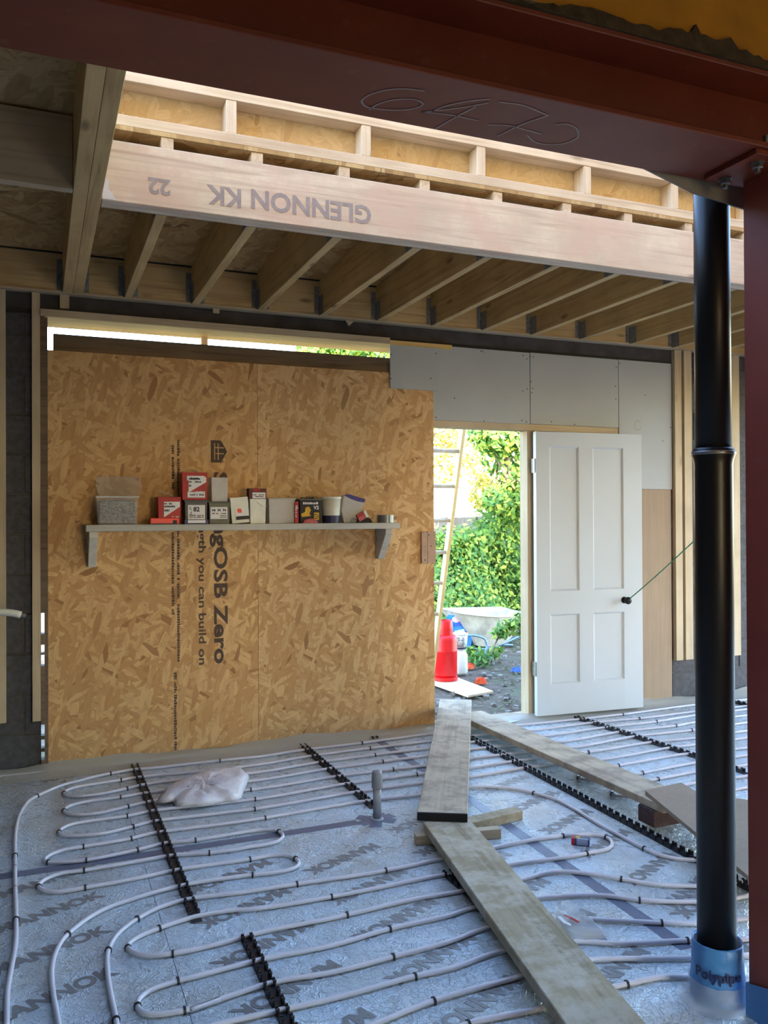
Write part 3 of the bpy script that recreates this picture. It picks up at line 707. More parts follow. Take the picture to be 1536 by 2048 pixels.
# blocks supporting boards 2 and 1
def bar(name, label, a, b, w, z0, z1, mat):
    d = (Vector(b)-Vector(a)); L = d.length; an = math.atan2(d.y, d.x); M = Matrix.Translation((a[0], a[1], 0)) @ Matrix.Rotation(an, 4, 'Z')
    return tag(obj(name, MB().box(0, L, -w/2, w/2, z0, z1, M), mat, loc=(a[0], a[1], z0), bevel=.002), label, 'timber block')
k0, k1 = P(1047, 1640, 0), P(860, 1700, 0)
r1 = P(1046, 1640, .0); r2 = P(952, 1663, .0)
dd = (r2-r1).normalized(); side_ = Vector((-dd.y, dd.x, 0)); side_ = side_ if side_.y > 0 else -side_
s_ = r1+side_*.035
bar('timber_offcut', 'timber offcut sticking out to the right from under the two boards', s_, s_+dd*.42, .07, .001, .044, PLANKT)
r3 = P(1003, 1678, 0); r4 = P(833, 1693, 0); dd = (r4-r3).normalized(); side_ = Vector((-dd.y, dd.x, 0)); side_ = side_ if side_.y > 0 else -side_
s_ = r3+side_*.024
bar('timber_batten', 'short timber batten under the far end of the tan board', s_, s_+dd*((r4-r3).length), .045, .001, .0435, TIMF['X'])

# ---- grey upstand pipe
u = P(757, 1641, 0); UX, UY = u.x, u.y+.016
us = thing('waste_pipe_stub', (UX, UY, 0), 'grey capped pipe stub standing up through the foil floor', 'pipe')
obj('pipe', MB().lathe([(.0195, 0), (.0195, .19)], (UX, UY, 0), 20), plain('grey_pipe', sr(150, 154, 164), .4), us).data.shade_smooth()
obj('cap', MB().lathe([(.0225, .146), (.026, .152), (.0265, .20), (.0245, .222), (.022, .229), (.012, .232)], (UX, UY, 0), 20), plain('grey_cap', sr(126, 130, 138), .4), us)
obj('collar', MB().lathe([(.031, .0006), (.03, .006), (.022, .008)], (UX, UY, 0), 16), plain('clear_collar', sr(180, 186, 194), .3), us)
tp = MB()
for an in (.25, 1.1, -.7):
    M = Matrix.Translation((UX, UY, 0)) @ Matrix.Rotation(an, 4, 'Z'); tp.box(-.10, .09, -.028, .028, .0011+an*.0001, .0016+an*.0001, M)
obj('tape_patch', tp, TAPE, us)

# ---- white plastic bag
def blob(outline, h, z0=.001, rings=7, seed=0, amp=.012, flat=.5):
    rd = random.Random(seed); n = len(outline); c = sum((Vector(p) for p in outline), Vector())/n; mb = MB(); vs = []
    for k in range(rings+1):
        s = 1-k/rings
        for p in outline:
            q = c+(Vector(p)-c)*s; z = z0+h*(1-s**3)**flat + (rd.uniform(-amp, amp) if k else 0); vs.append(Vector((q.x+(rd.uniform(-amp, amp)*.6 if k else 0), q.y+(rd.uniform(-amp, amp)*.6 if k else 0), max(z0, z))))
    fs = [tuple(range(n))[::-1]]
    for k in range(rings-1):
        for j in range(n): fs.append((k*n+j, k*n+(j+1) % n, (k+1)*n+(j+1) % n, (k+1)*n+j))
    fs.append(tuple((rings-1)*n+j for j in range(n)))
    return mb.add(vs[:rings*n], fs)
ol = [(312,1604),(322,1588),(342,1572),(375,1560),(400,1551),(425,1545),(450,1540),(478,1540),(498,1550),(496,1562),(488,1580),(476,1600),(450,1602),(430,1606),(405,1612),(380,1613),(352,1613),(346,1602),(330,1605)]
olw = [P(x, y, .02) for x, y in ol]; olw = [Vector((p.x, p.y, 0)) for p in catmull(olw+[olw[0]], .04)[:-1]]
tag(obj('plastic_bag', blob(olw, .045, .018, 8, 3, .010), WBAG, loc=(olw[0].x, olw[0].y, .018), smooth=True), 'crumpled white plastic bag lying on the pipes at left', 'bag')
# battery
A = P(1143, 1690, 0); d = (P(1180, 1695, 0)-A); an = math.atan2(d.y, d.x); bt = thing('battery', (A.x, A.y, .001), 'small rectangular nine-volt battery lying inside the pipe loop', 'battery')
M = Matrix.Translation((A.x, A.y, 0)) @ Matrix.Rotation(an, 4, 'Z')
obj('case', MB().box(0, .075, 0, .03, .001, .03, M), NAVY, bt, bevel=.002)
obj('red_end', MB().box(-.001, .014, -.0006, .0306, .0005, .0306, M), RED, bt, bevel=.002)
obj('gold_band', MB().box(.014, .035, .012, .0308, .001, .0308, M), YELL, bt, bevel=.001)
obj('silver_label', MB().box(.022, .07, -.0006, .018, .004, .0305, M), plain('silver_label', sr(150, 160, 190), .4, .5), bt)
# clear film with red print beside the tan board
A = P(1140, 1835, .0)
fo = [P(1115, 1815, .0), P(1140, 1822, 0), P(1165, 1842, 0), P(1200, 1870, 0), P(1215, 1885, 0), P(1170, 1890, 0), P(1130, 1880, 0), P(1112, 1850, 0)]
fo = [Vector((p.x, p.y, 0)) for p in catmull(fo+[fo[0]], .03)[:-1]]
fm = thing('clear_wrapper', (fo[0].x, fo[0].y, .018), 'shiny scrap of clear wrapper with red print beside the tan board', 'wrapper')
obj('film', blob(fo, .035, .018, 6, 8, .008), CLEARF, fm, smooth=True)
obj('red_print', strip([P(1128, 1830, .058), P(1142, 1836, .062), P(1158, 1845, .058)], .012, 0), RED, fm)
obj('painted_glint', strip([P(1118, 1833, .055), P(1130, 1845, .062), P(1142, 1850, .055)], .014, 0), WHITE, fm)  # white strip painted as a glint on the film

# polythene upstand along the back wall
mb = MB(); rd = random.Random(11); N = 150; rows = 7; vs = []
for i in range(N+1):
    X = -1.15+i*(7.4/N)
    for k in range(rows):
        t = k/(rows-1); y = 4.97+.165*t + rd.uniform(-.004, .004)*(0 if k == rows-1 else 1); z = .0015+.045*t**1.5 + (rd.uniform(0, .006) if 0 < k < rows-1 else 0)
        if k == rows-1: z += .012*math.sin(X*5)+.006*math.sin(X*17)
        vs.append((X, min(y, 5.136), max(z, .0015)))
mb.add(vs, [(i*rows+k, (i+1)*rows+k, (i+1)*rows+k+1, i*rows+k+1) for i in range(N) for k in range(rows-1)])
tag(obj('polythene_upstand', mb, MILKY, smooth=True), 'milky polythene sheet turned up along the foot of the back wall', 'sheet')

# ================================================================== WALL CLADDING
def sheet(name, label, mat, x0, x1, z0, z1, y0=5.132, y1=5.149, cat='board', bottom=None, group=None):
    mb = MB()
    zb = bottom or (z0, z0)
    mb.prism([(x0, y0, zb[0]), (x1, y0, zb[1]), (x1, y0, z1), (x0, y0, z1)], (0, y1-y0, 0))
    return tag(obj(name, mb, mat, loc=(x0, y0, 0), bevel=.001), label, cat, group)
so1 = sheet('chipboard_sheet', 'left strand board sheet carrying the printed lettering', OSBW2, .045, 1.257, .035, 2.391, bottom=(.045, .03), cat='sheet')
so2 = sheet('chipboard_sheet', 'right strand board sheet beside the doorway, without lettering', OSBW, 1.2585, 2.472, .02, 2.391, bottom=(.028, .02), cat='sheet')
def oprint(px, py0, py1, s, size, bold, mat=INKD):
    me = textmesh(s, size, mat, bold); w = max(v.co.x for v in me.vertices)-min(v.co.x for v in me.vertices)
    a, b = PY(px, py0, 5.1315), PY(px, py1, 5.1315); c = (a+b)/2; k = (a.z-b.z)/w
    put_mesh('lettering', me, so1, frame_mat(c, (0, 0, -1), (1, 0, 0)) @ Matrix.Diagonal((k, 1, 1, 1)))
oprint(440, 944, 1327, 'StrongOSB Zero', .112, .0035)
oprint(404, 1000, 1330, 'strength you can build on', .062, .0012)
for px, a_, b_, sd_ in ((357, 880, 1000, 1), (346, 885, 980, 2), (357, 1062, 1330, 3), (346, 1065, 1230, 4), (351, 1345, 1500, 5)):
    a, b = PY(px, a_, 5.1315), PY(px, b_, 5.1315)
    _l = put_mesh('lettering', greek(a.z-b.z, .026, 1, INKD, sd_, .86), so1, frame_mat((a+b)/2, (0, 0, -1), (1, 0, 0))); _l['kind'] = 'stuff'
c = PY(438, 903, 5.1313); mb = MB()
mb.prism([(c.x-.05, 5.1316, c.z+.068), (c.x+.012, 5.1316, c.z+.068), (c.x+.05, 5.1316, c.z), (c.x+.012, 5.1316, c.z-.068), (c.x-.05, 5.1316, c.z-.068)], (0, -.0004, 0))
hm = obj('house_emblem', mb, INKD, so1)
mb = MB()
for dx in (-.03, -.008): mb.box(c.x+dx, c.x+dx+.006, 5.1306, 5.131, c.z-.05, c.z+.05)
mb.box(c.x-.03, c.x+.03, 5.1306, 5.131, c.z-.016, c.z-.010); mb.box(c.x-.03, c.x+.03, 5.1306, 5.131, c.z+.02, c.z+.026)
obj('emblem_lines', mb, OSBW2, so1)
# frame behind the sheets
fr = thing('door_wall_frame', (0, 5.15, 0), 'rough timber stud frame around the doorway and slot opening', 'frame')
for za, zb in ((.0, .07), (.27, .60), (.72, .78), (.90, 2.60)): obj('side_post', MB().box(.0075, .026 if zb < 1 else .0452, 5.125, 5.2, za, zb), TIMD, fr)  # dark pieces fill the side gap, leaving only short slits of daylight
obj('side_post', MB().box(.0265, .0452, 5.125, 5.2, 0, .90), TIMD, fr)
for za, zb in ((.11, .13), (.18, .2), (.66, .67)): obj('gap_filler', MB().box(.0075, .026, 5.15, 5.2, za, zb), TIMD, fr)  # small fillers added to break up the daylight through the side gap
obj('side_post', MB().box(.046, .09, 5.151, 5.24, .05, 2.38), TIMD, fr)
obj('head_rail', MB().box(.03, 2.60, 5.10, 5.38, 2.573, 2.600), timber('yellow_timber', sr(222, 190, 120), sr(196, 160, 96), 'X', .3), fr)
obj('head_fascia', MB().box(.008, 2.14, 5.094, 5.0995, 2.574, 2.614), TIMF['X'], fr)
obj('rear_rail', MB().box(.075, 2.46, 5.16, 5.205, 2.39, 2.492), TIMD, fr)  # dark timber colour stands in for the unlit inner face
obj('stud', MB().box(2.425, 2.465, 5.15, 5.24, .02, 2.39), TIMF['Z'], fr)
xs_ = PY(408, 685, 5.32).x; obj('outer_post', MB().box(xs_-.02, xs_+.02, 5.30, 5.34, 1.6, 2.57), TIML['Z'], fr)
for X in (4.46, ): obj('stud', MB().box(X, X+.045, 5.151, 5.24, .02, 2.57), TIMF['Z'], fr)
obj('light_stop_rail', MB().box(.047, 2.424, 5.1505, 5.24, .0, .09), TIMF['X'], fr)  # unseen rail added to stop light leaking under the sheets
obj('stud', MB().box(1.237, 1.282, 5.1505, 5.158, .09, 2.385), TIMF['Z'], fr)  # unseen strip added behind the sheet seam to block light
for X in (3.215, 3.985): obj('stud', MB().box(X, X+.045, 5.1505, 5.24, 2.092, 2.60), TIMF['Z'], fr)  # unseen uprights added behind the white board joints against light leaks
obj('light_stop_backing', MB().box(2.47, 4.0, 5.1505, 5.24, 2.0895, 2.14), TIMF['X'], fr)  # unseen backing added to block light above the door head
obj('light_stop_sheet', MB().box(3.295, 4.5, 5.2405, 5.26, 0, 2.6), TIMF['Z'], fr)  # unseen sheet added to keep light out behind door and plywood
obj('door_head', MB().box(2.467, 4.0, 5.136, 5.23, 2.044, 2.089), TIMF['X'], fr, bevel=.001)
obj('door_post', MB().box(3.207, 3.252, 5.13, 5.23, .0, 2.043), TIMF['Z'], fr, bevel=.001)
obj('door_post_stop', MB().box(3.253, 3.29, 5.11, 5.23, .0, 2.043), TIMF['Z'], fr, bevel=.001)
obj('threshold', MB().box(2.47, 3.25, 5.16, 5.30, -.05, .012), TIMF['X'], fr)
tag(obj('sill_sheet', MB().prism([P(1000, 1436, .016), P(1076, 1425, .016), P(1076, 1432, .016), P(1020, 1446, .016)], (0, 0, .004)), DOORW), 'thin pale strip on the threshold below the door hinge side', 'strip')
# white boards
def white(label, x0, x1, z0, z1, y0=5.137, extra=None):
    o = sheet('white_board', label, PB, x0, x1, z0, z1, y0, y0+.012, 'board'); 
    return o
def screws(par, pts, Y):
    for x, y in pts:
        p = PY(x, y, Y); put_mesh('screw', screwme, par, Matrix.Translation((p.x, Y, p.z)))
screwme = MB().lathe([(.0045, -.0012), (.0045, .0), (.003, .0004)], n=8).mesh('screw', SCREW)
for v in screwme.vertices: v.co = Vector((v.co.x, -v.co.z*1.0, v.co.y))
w1 = white('small square white board overlapping the top right corner of the chipboard', 2.150, 2.512, 2.286, 2.598, 5.118)
w2 = white('white board above the doorway opening, second from left', 2.470, 3.236, 2.090, 2.599)
w3 = white('white board above the white door, third from left', 3.241, 4.007, 2.092, 2.602)
w4 = white('tall stained white board right of the door with a ring mark', 4.011, 4.507, 1.636, 2.604)
s8 = lambda L: [(760+x/3.84, 540+y/3.84) for x, y in L]
screws(w1, s8([(83,648),(430,641),(83,834),(392,832),(78,798)]), 5.1175)
screws(w2, s8([(775,622),(788,628),(1100,657),(1128,683),(1097,928),(1130,914),(572,984),(408,1132),(430,1132),(798,1160),(1090,1155),(1124,1166)]), 5.1365)
s9 = lambda L: [(1130+x/3.783, 540+y/3.783) for x, y in L]
screws(w3, s8([(1152,665),(1178,667),(1160,858),(1174,910),(1166,942),(1318,1166)])+s9([(388,735),(382,880),(385,977),(72,1168)]), 5.1365)
screws(w4, s9([(415,705),(608,947),(740,1295),(798,1190)]), 5.1365)
c = PY(1276, 851, 5.1362); mb = MB(); R = 20
for i in range(int(R*1.0)):
    a0_, a1_ = math.pi*(.15+i*1.75/R), math.pi*(.15+(i+1)*1.75/R)
    mb.prism([(c.x+math.cos(a)*r*.75, 5.1366, c.z+math.sin(a)*r) for a, r in ((a0_, .034), (a0_, .039), (a1_, .039), (a1_, .034))], (0, -.0004, 0))
obj('ring_mark', mb, plain('stain', sr(176, 160, 110), .8), w4)
sheet('plywood_sheet', 'brown plywood sheet under the tall white board, right of the door', PLYW, 4.02, 4.492, .025, 1.634, 5.134, 5.147, 'sheet')
# battens
for lab, x0, x1, z0 in (('timber batten on the blockwork at the far left edge', -.225, -.172, .30), ('timber batten left of the chipboard', -.037, .006, .294),
                        ('timber batten right of the white boards, first', 4.517, 4.583, .322), ('timber batten right of the white boards, second, nearer the soil pipe', 4.608, 4.682, .322),
                        ('timber batten between the soil pipe and the red column', 5.085, 5.165, .322)):
    tag(obj('wall_batten', MB().box(x0, x1, 5.112, 5.149, z0, 2.709), TIML['Z'] if False else TIMF['Z'], loc=(x0, 5.13, z0), bevel=.001), 'vertical '+lab, 'batten')
p0, p1 = PY(842, 1064, 5.12), PY(867, 1126, 5.12)
tb = tag(obj('timber_patch', MB().box(p0.x, p0.x+.042, 5.108, 5.131, p1.z, p0.z).box(p0.x+.044, 2.473, 5.108, 5.131, p1.z, p0.z+.004), plain('pinkish_wood', sr(182, 152, 132), .7), loc=(p0.x, 5.12, p1.z), bevel=.001), 'small timber patch screwed to the chipboard edge by the doorway', 'timber')
screws(tb, [(858, 1070), (862, 1092), (850, 1120)], 5.1078)

# ---- white door
dr = structure('door_1')
hx, hy = 3.228, 5.085; ang = math.atan2(-.06, .868); MD = Matrix.Translation((hx, hy, 0)) @ Matrix.Rotation(ang, 4, 'Z')
LW, z0d, z1d = .87, .032, 2.030
def dpx(x, y):    # pixel -> door plane (u, z)
    nrm = MD.to_3x3() @ Vector((0, -1, 0)); o_ = MD @ Vector((0, -.04, 0)); r = ray(x, y); t = (o_-CAM).dot(nrm)/r.dot(nrm); q = MD.inverted() @ (CAM+r*t); return q.x, q.z
pan = [(1099,892,1160,1182),(1186,894,1247,1182),(1102,1230,1158,1369),(1188,1225,1249,1362)]
us_ = [dpx(a, (b+d_)/2)[0] for a, b, c_, d_ in pan]; ue = [dpx(c_, (b+d_)/2)[0] for a, b, c_, d_ in pan]
uL0, uL1 = .125, .375; uR0, uR1 = .49, .745
uL0, uL1, uR0, uR1 = (us_[0]+us_[2])/2, (ue[0]+ue[2])/2, (us_[1]+us_[3])/2, (ue[1]+ue[3])/2
zT1, zT0 = dpx(1130, 893)[1], dpx(1130, 1182)[1]; zB1, zB0 = dpx(1130, 1228)[1], dpx(1130, 1367)[1]
def dbox(u0, u1, y0, y1, z0, z1): return MB().box(u0, u1, y0, y1, z0, z1, MD)
for nme, u0, u1, z0, z1 in (('stile', 0, uL0, z0d, z1d), ('stile', uR1, LW, z0d, z1d), ('rail', uL0, uR1, zT1, z1d), ('rail', uL0, uR1, zB1, zT0), ('rail', uL0, uR1, z0d, zB0), ('mullion', uL1, uR0, zT0, zT1), ('mullion', uL1, uR0, zB0, zB1)):
    obj(nme, dbox(u0, u1, -.04, 0, z0, z1), DOORW, dr)
for u0, u1 in ((uL0, uL1), (uR0, uR1)):
    for z0, z1 in ((zT0, zT1), (zB0, zB1)):
        obj('panel', dbox(u0, u1, -.028, -.012, z0, z1), DOORW, dr)
        mb = MB(); g = .012
        o_ = [(u0, z0), (u1, z0), (u1, z1), (u0, z1)]; i_ = [(u0+g, z0+g), (u1-g, z0+g), (u1-g, z1-g), (u0+g, z1-g)]
        for k in range(4):
            a, b, c_, d_ = o_[k], o_[(k+1) % 4], i_[(k+1) % 4], i_[k]
            mb.add([MD @ Vector((a[0], -.0395, a[1])), MD @ Vector((b[0], -.0395, b[1])), MD @ Vector((c_[0], -.0285, c_[1])), MD @ Vector((d_[0], -.0285, d_[1]))], [(0, 1, 2, 3)])
        obj('panel_moulding', mb, DOORW, dr)
ku, kz = dpx(1248, 1200)
kn = MB(); prof = [(.024, 0), (.024, .006), (.010, .010), (.009, .03), (.018, .036), (.026, .046), (.027, .055), (.022, .064), (.008, .068)]
kn.lathe(prof, n=20); kn.v = [tuple(MD @ Vector((ku+v[0], -.04-v[2], kz+v[1]))) for v in kn.v]
obj('door_knob', kn, BLACKP, dr, smooth=True)
for hz in (1.79, .36):
    obj('hinge', dbox(-.006, .002, -.03, .004, hz-.05, hz+.05), GALV, dr)
    obj('hinge', MB().lathe([(.006, hz-.05), (.006, hz+.05)], (hx-.004, hy+.004, 0), 10), GALV, dr)
ks = MD @ Vector((ku, -.085, kz)); ke = PY(1385, 1085, 3.0); far = ks+(ke-ks)*1.0
end = Vector((5.1, 5.11, 1.0)); e2 = PY(1385, 1085, 4.4); dq = (e2-ks); strg = catmull([ks, ks+dq*.5-Vector((0, 0, .006)), e2, e2+dq*.35], .05)
tag(obj('green_string', MB().tube(strg, .004, 6), GREEN_STR, loc=ks), 'thin green string tied from the black door knob to the right', 'string')
# white pipe end at left edge
p = [PY(-30, 1222, 4.9), PY(0, 1224, 4.9), PY(25, 1226, 4.9), PY(42, 1230, 4.9)]
wp = thing('white_pipe_end', p[3], 'white pipe end poking in at the left edge in front of blockwork', 'pipe')
obj('insulated_pipe', MB().tube(catmull([PY(-300, 1245, 4.9)]+p, .04), .019, 12), WPL, wp, smooth=True)
obj('bare_end', MB().tube([p[3], PY(52, 1232, 4.9)], .012, 10), TAPER, wp)

# ================================================================== SHELF AND ITS CONTENTS
ZS = 1.396; YF = 4.945
sh = thing('wall_shelf', (1.2, 5.04, ZS-.04), 'grey-painted wooden shelf on two brackets, fixed to the chipboard', 'shelf')
xl, xr_ = PY(172, 1050, YF).x, PY(800, 1050, YF).x
obj('shelf_board', MB().box(xl, xr_, YF, 5.131, ZS-.038, ZS), SHELFM, sh, bevel=.002)
for px, pz, nm in ((179, 1135, 0), (766, 1118, 1)):
    X = PY(px, 1090, YF if nm == 0 else 5.08).x; X = X if nm == 0 else 2.045
    zb = PY(px, pz, 5.06).z
    mb = MB().prism([(X, YF+.01, ZS-.0385), (X, 5.131, ZS-.0385), (X, 5.131, zb), (X, 5.09, zb), (X, YF+.01, ZS-.07)], (.044, 0, 0))
    obj('bracket', mb, SHELFW if nm == 0 else SHELFM, sh, bevel=.001)
def rect(x0, y0, x1, y1, Y):
    a, b = PY(x0, y1, Y), PY(x1, y0, Y); return a.x, b.x, a.z, b.z
E_ = .0005
def carton(name, label, px, mat, Yf=4.965, dep=.11, z0=ZS+E_, cat='box', taper=0, lip=None, rot=0):
    x0, x1, _, z1 = rect(*px, Yf); o = thing(name, ((x0+x1)/2, Yf+dep/2, z0), label, cat)
    t = taper; vs = [(x0+t, Yf+t, z0), (x1-t, Yf+t, z0), (x1-t, Yf+dep-t, z0), (x0+t, Yf+dep-t, z0), (x0, Yf, z1), (x1, Yf, z1), (x1, Yf+dep, z1), (x0, Yf+dep, z1)]
    if rot:
        R = Matrix.Translation((x1, 0, z0)) @ Matrix.Rotation(rot, 4, 'Y') @ Matrix.Translation((-x1, 0, -z0)); vs = [R @ Vector(v) for v in vs]
        mn = min(v.z for v in vs); vs = [v-Vector((0, 0, mn-z0)) for v in vs]
    obj('body', MB().add(vs, [(0,3,2,1),(4,5,6,7),(0,1,5,4),(1,2,6,5),(2,3,7,6),(3,0,4,7)]), mat, o, bevel=.003, seg=2)
    if lip: obj('rim', MB().box(x0-.004, x1+.004, Yf-.004, Yf+dep+.004, z1-.008, z1+.002), lip, o, bevel=.002)
    o['_b'] = (x0, x1, Yf, Yf+dep, z0, z1); return o
def lab(o, px, mat, name='paper_label', dy=.0012, poly=None):
    x0, x1, y0, y1, z0, z1 = o['_b']; Y = y0-dy
    if poly: pts = [PY(x, y, Y) for x, y in poly]
    else:
        a0, a1, b0, b1 = rect(*px, Y); pts = [(a0, Y, b0), (a1, Y, b0), (a1, Y, b1), (a0, Y, b1)]
    return obj(name, MB().prism([Vector(p) for p in pts], (0, .0008, 0)), mat, o)
def pr(o, px, lines=2, mat=INKW, seed=1, dy=.0022, text=None, size=.03, bold=.001):
    Y = o['_b'][2]-dy; a0, a1, b0, b1 = rect(*px, Y); c = Vector(((a0+a1)/2, Y, (b0+b1)/2))
    me = textmesh(text, size, mat, bold) if text else greek(a1-a0, b1-b0, lines, mat, seed)
    l_ = put_mesh('lettering', me, o, frame_mat(c, (1, 0, 0), (0, 0, 1)))
    if not text: l_['kind'] = 'stuff'
# 1 clear tub of nails with lid behind
o = carton('nail_tub', 'large clear tub full of nails with its lid ajar, leftmost on the shelf', (193, 993, 277, 1046), CLEARB, 4.95, .15, cat='tub', taper=.008)
x0, x1, y0, y1, z0, z1 = o['_b']
obj('nails', MB().box(x0+.014, x1-.014, y0+.014, y1-.014, z0+.004, z1-.02), NAILS, o, bevel=.006)
obj('rim', MB().box(x0-.005, x1+.005, y0-.005, y0+.003, z1-.006, z1+.001).box(x0-.005, x1+.005, y1-.003, y1+.005, z1-.006, z1+.001).box(x0-.005, x0+.003, y0, y1, z1-.006, z1+.001).box(x1-.003, x1+.005, y0, y1, z1-.006, z1+.001), FROST, o)
la, lb = PY(190, 952, y1), PY(285, 993, y1)
obj('lid', MB().prism([(la.x+.02, y1-.03, lb.z), (lb.x-.02, y1-.03, lb.z), (lb.x, y1-.01, (la.z+lb.z)/2), (lb.x-.015, y1+.005, la.z-.006), (lb.x-.03, y1+.005, la.z), (la.x+.03, y1+.005, la.z), (la.x+.012, y1+.005, la.z-.006), (la.x, y1-.01, (la.z+lb.z)/2)], (0, .008, 0)), CLEARB, o, bevel=.002)
# 2 red box
def redbox(name, label, px, z0=ZS+E_, lidp=None, base=False, seed=1):
    o = carton(name, label, px, RED, 4.965, .11, z0, 'box', .003)
    x0, y0, x1, y1 = px; w = x1-x0; h = y1-y0
    lab(o, None, WHITE, poly=[(x0+.26*w, y0+.18*h), (x1-.05*w, y0+.18*h), (x1-.05*w, y0+.38*h), (x0+.26*w, y0+.78*h)])
    pr(o, (x0+.28*w, y0+.2*h, x0+.75*w, y0+.42*h), 2, INKW, seed); pr(o, (x0+.28*w, y0+.46*h, x0+.55*w, y0+.58*h), 1, INKW, seed+1)
    pr(o, (x0+.55*w, y0+.72*h, x1-.08*w, y0+.86*h), 2, WHITE, seed+2)
    a, b = PY(lidp[0], lidp[1], 5.0), PY(lidp[2], lidp[3], 5.0); bx_ = o['_b']
    obj('open_lid', MB().prism([(a.x, bx_[2]+.01, a.z), (b.x, bx_[2]+.01, b.z), (b.x, bx_[2]+.01, b.z+.004), (a.x, bx_[2]+.01, a.z+.004)], (0, .09, 0)), CLEARB, o)
    return o
redbox('screw_box', 'red screw box standing on the shelf beside the clear nail tub', (316, 994, 362, 1046), lidp=(318, 981, 345, 993), seed=4)
o = carton('drill_bit_case', 'flat red case lying in front of the lower red box', (301, 1036, 358, 1047), REDB, 4.948, .015, cat='case')
obj('black_latch', MB().box(o['_b'][1]-.035, o['_b'][1]-.012, 4.9455, 4.948, ZS+.006, ZS+.024), BLACK, o); obj('black_base', MB().box(o['_b'][0]+.002, o['_b'][1]-.002, 4.9465, 4.948, ZS+.001, ZS+.006), BLACK, o)
# 3 grey tub with 82
o = carton('screw_tub', 'dark grey tub marked 82 underneath the upper red box', (370, 1001, 415, 1046), DGREY, 4.965, .115, cat='tub', taper=.003, lip=DGREY)
lab(o, (376, 1010, 410, 1039), WHITE); pr(o, (384, 1012, 402, 1026), text='82', size=.036, bold=.0014); pr(o, (379, 1029, 408, 1036), 2, seed=9); pr(o, (379, 1013, 384, 1030), 5, seed=12)
ztop = o['_b'][5]+.0025
rb = redbox('screw_box', 'red screw box stacked on top of the dark grey tub', (364, 945, 415, 996), z0=ztop, lidp=(370, 936, 395, 944), seed=14)
lab(rb, (375, 984, 410, 995), WHITE); pr(rb, (380, 987, 408, 992), 1, seed=22); lab(rb, (374, 952, 409, 961), WHITE); pr(rb, (377, 954, 398, 959), 1, seed=23)
o = carton('small_carton', 'flat navy and white carton lying in front of the grey tub marked 82', (369, 1039, 417, 1047), NAVY, 4.948, .014, cat='box'); lab(o, (376, 1040, 411, 1046), WHITE)
# 4 olive tub w/ label + clear tub on top
o = carton('screw_tub', 'olive-grey tub with a white label, beneath the empty clear tub', (418, 1004, 460, 1046), OLIVE, 4.965, .11, cat='tub', taper=.003, lip=DGREY)
lab(o, (421, 1014, 455, 1038), WHITE); pr(o, (424, 1016, 452, 1024), 1, NAVY, 31); pr(o, (424, 1025, 452, 1029), 1, seed=32); pr(o, (440, 1030, 453, 1036), 2, OLIVE, seed=33)
o2 = carton('clear_tub', 'empty clear tub stacked on the olive-grey tub', (423, 955, 456, 1003), FROST, 4.97, .09, o['_b'][5]+.0025, 'tub', .003)
obj('zip_tie', strip([PY(425, 975, 4.968), PY(442, 960, 4.968)], .003, 0, .001), WHITE, o2)
# 5 leaning white tub
o = carton('white_tub', 'pale tub leaning left with an orange and black label', (464, 996, 500, 1046), WPL, 4.965, .09, cat='tub', taper=.002, rot=-.09)
lab(o, None, WHITE, poly=[(470, 1017), (496, 1015), (498, 1036), (472, 1038)]); lab(o, None, ORANGE, 'orange_mark', .0022, poly=[(474, 1018), (482, 1017), (484, 1025), (476, 1026)]); lab(o, None, BLACK, 'black_mark', .0022, poly=[(472, 1033), (498, 1031), (499, 1038), (473, 1040)])
o = carton('white_tub', 'plain pale tub with a wire handle, under the maroon carton', (500, 998, 532, 1046), WPL, 4.965, .09, cat='tub', taper=.003)
hp = [PY(512, 1002, 4.963), PY(520, 1008, 4.962), PY(530, 1014, 4.962), PY(533, 1013, 4.963)]; obj('handle', MB().tube(catmull(hp, .01), .0018, 6), WHITE, o)
o = carton('small_carton', 'maroon carton with a white label on top of the plain pale tub', (498, 977, 533, 998), BROWNB, 4.965, .07, o['_b'][5]+.0008, 'box'); lab(o, (505, 985, 531, 997), WHITE); pr(o, (507, 988, 528, 995), 2, seed=41); lab(o, (506, 978, 520, 982), RED, 'red_mark')
# 6 wide frosted tub
o = carton('frosted_tub', 'wide frosted tub of small parts in the middle of the shelf', (538, 997, 590, 1046), FROST, 4.965, .12, cat='tub', taper=.004, lip=FROST)
o = carton('red_packet', 'slim red upright packet beside the wide frosted tub', (590, 1003, 597, 1045), RED, 4.95, .06, cat='packet'); pr(o, (591, 1010, 596, 1035), 6, WHITE, 51)
# 7 yellow/black tub
o = carton('screw_tub', 'black and yellow printed tub with screws heaped above its rim', (600, 998, 643, 1046), BLACK, 4.965, .11, cat='tub', taper=.003, lip=OLIVE)
pr(o, (606, 1003, 638, 1010), 1, WHITE, 61); lab(o, None, YELL, 'yellow_picture', poly=[(602, 1028), (610, 1024), (611, 1015), (618, 1013), (622, 1020), (619, 1027), (622, 1032), (604, 1034)])
pr(o, (626, 1011, 639, 1020), text='V2', size=.03, mat=WHITE); lab(o, (628, 1025, 638, 1040), YELL, 'yellow_panel'); pr(o, (629, 1027, 637, 1038), 3, BLACK, 62, .003)
mb = MB(); rd = random.Random(9); b_ = o['_b']
for k in range(26):
    a = Vector((rd.uniform(b_[0]+.01, b_[1]-.01), rd.uniform(b_[2]+.01, b_[3]-.02), b_[5]+rd.uniform(.002, .012))); d_ = Vector((rd.uniform(-.02, .02), rd.uniform(-.01, .01), rd.uniform(-.004, .012))); mb.tube([a, a+d_], .0018, 5)
tag(obj('screws', mb, BLACK, o), kind='stuff')
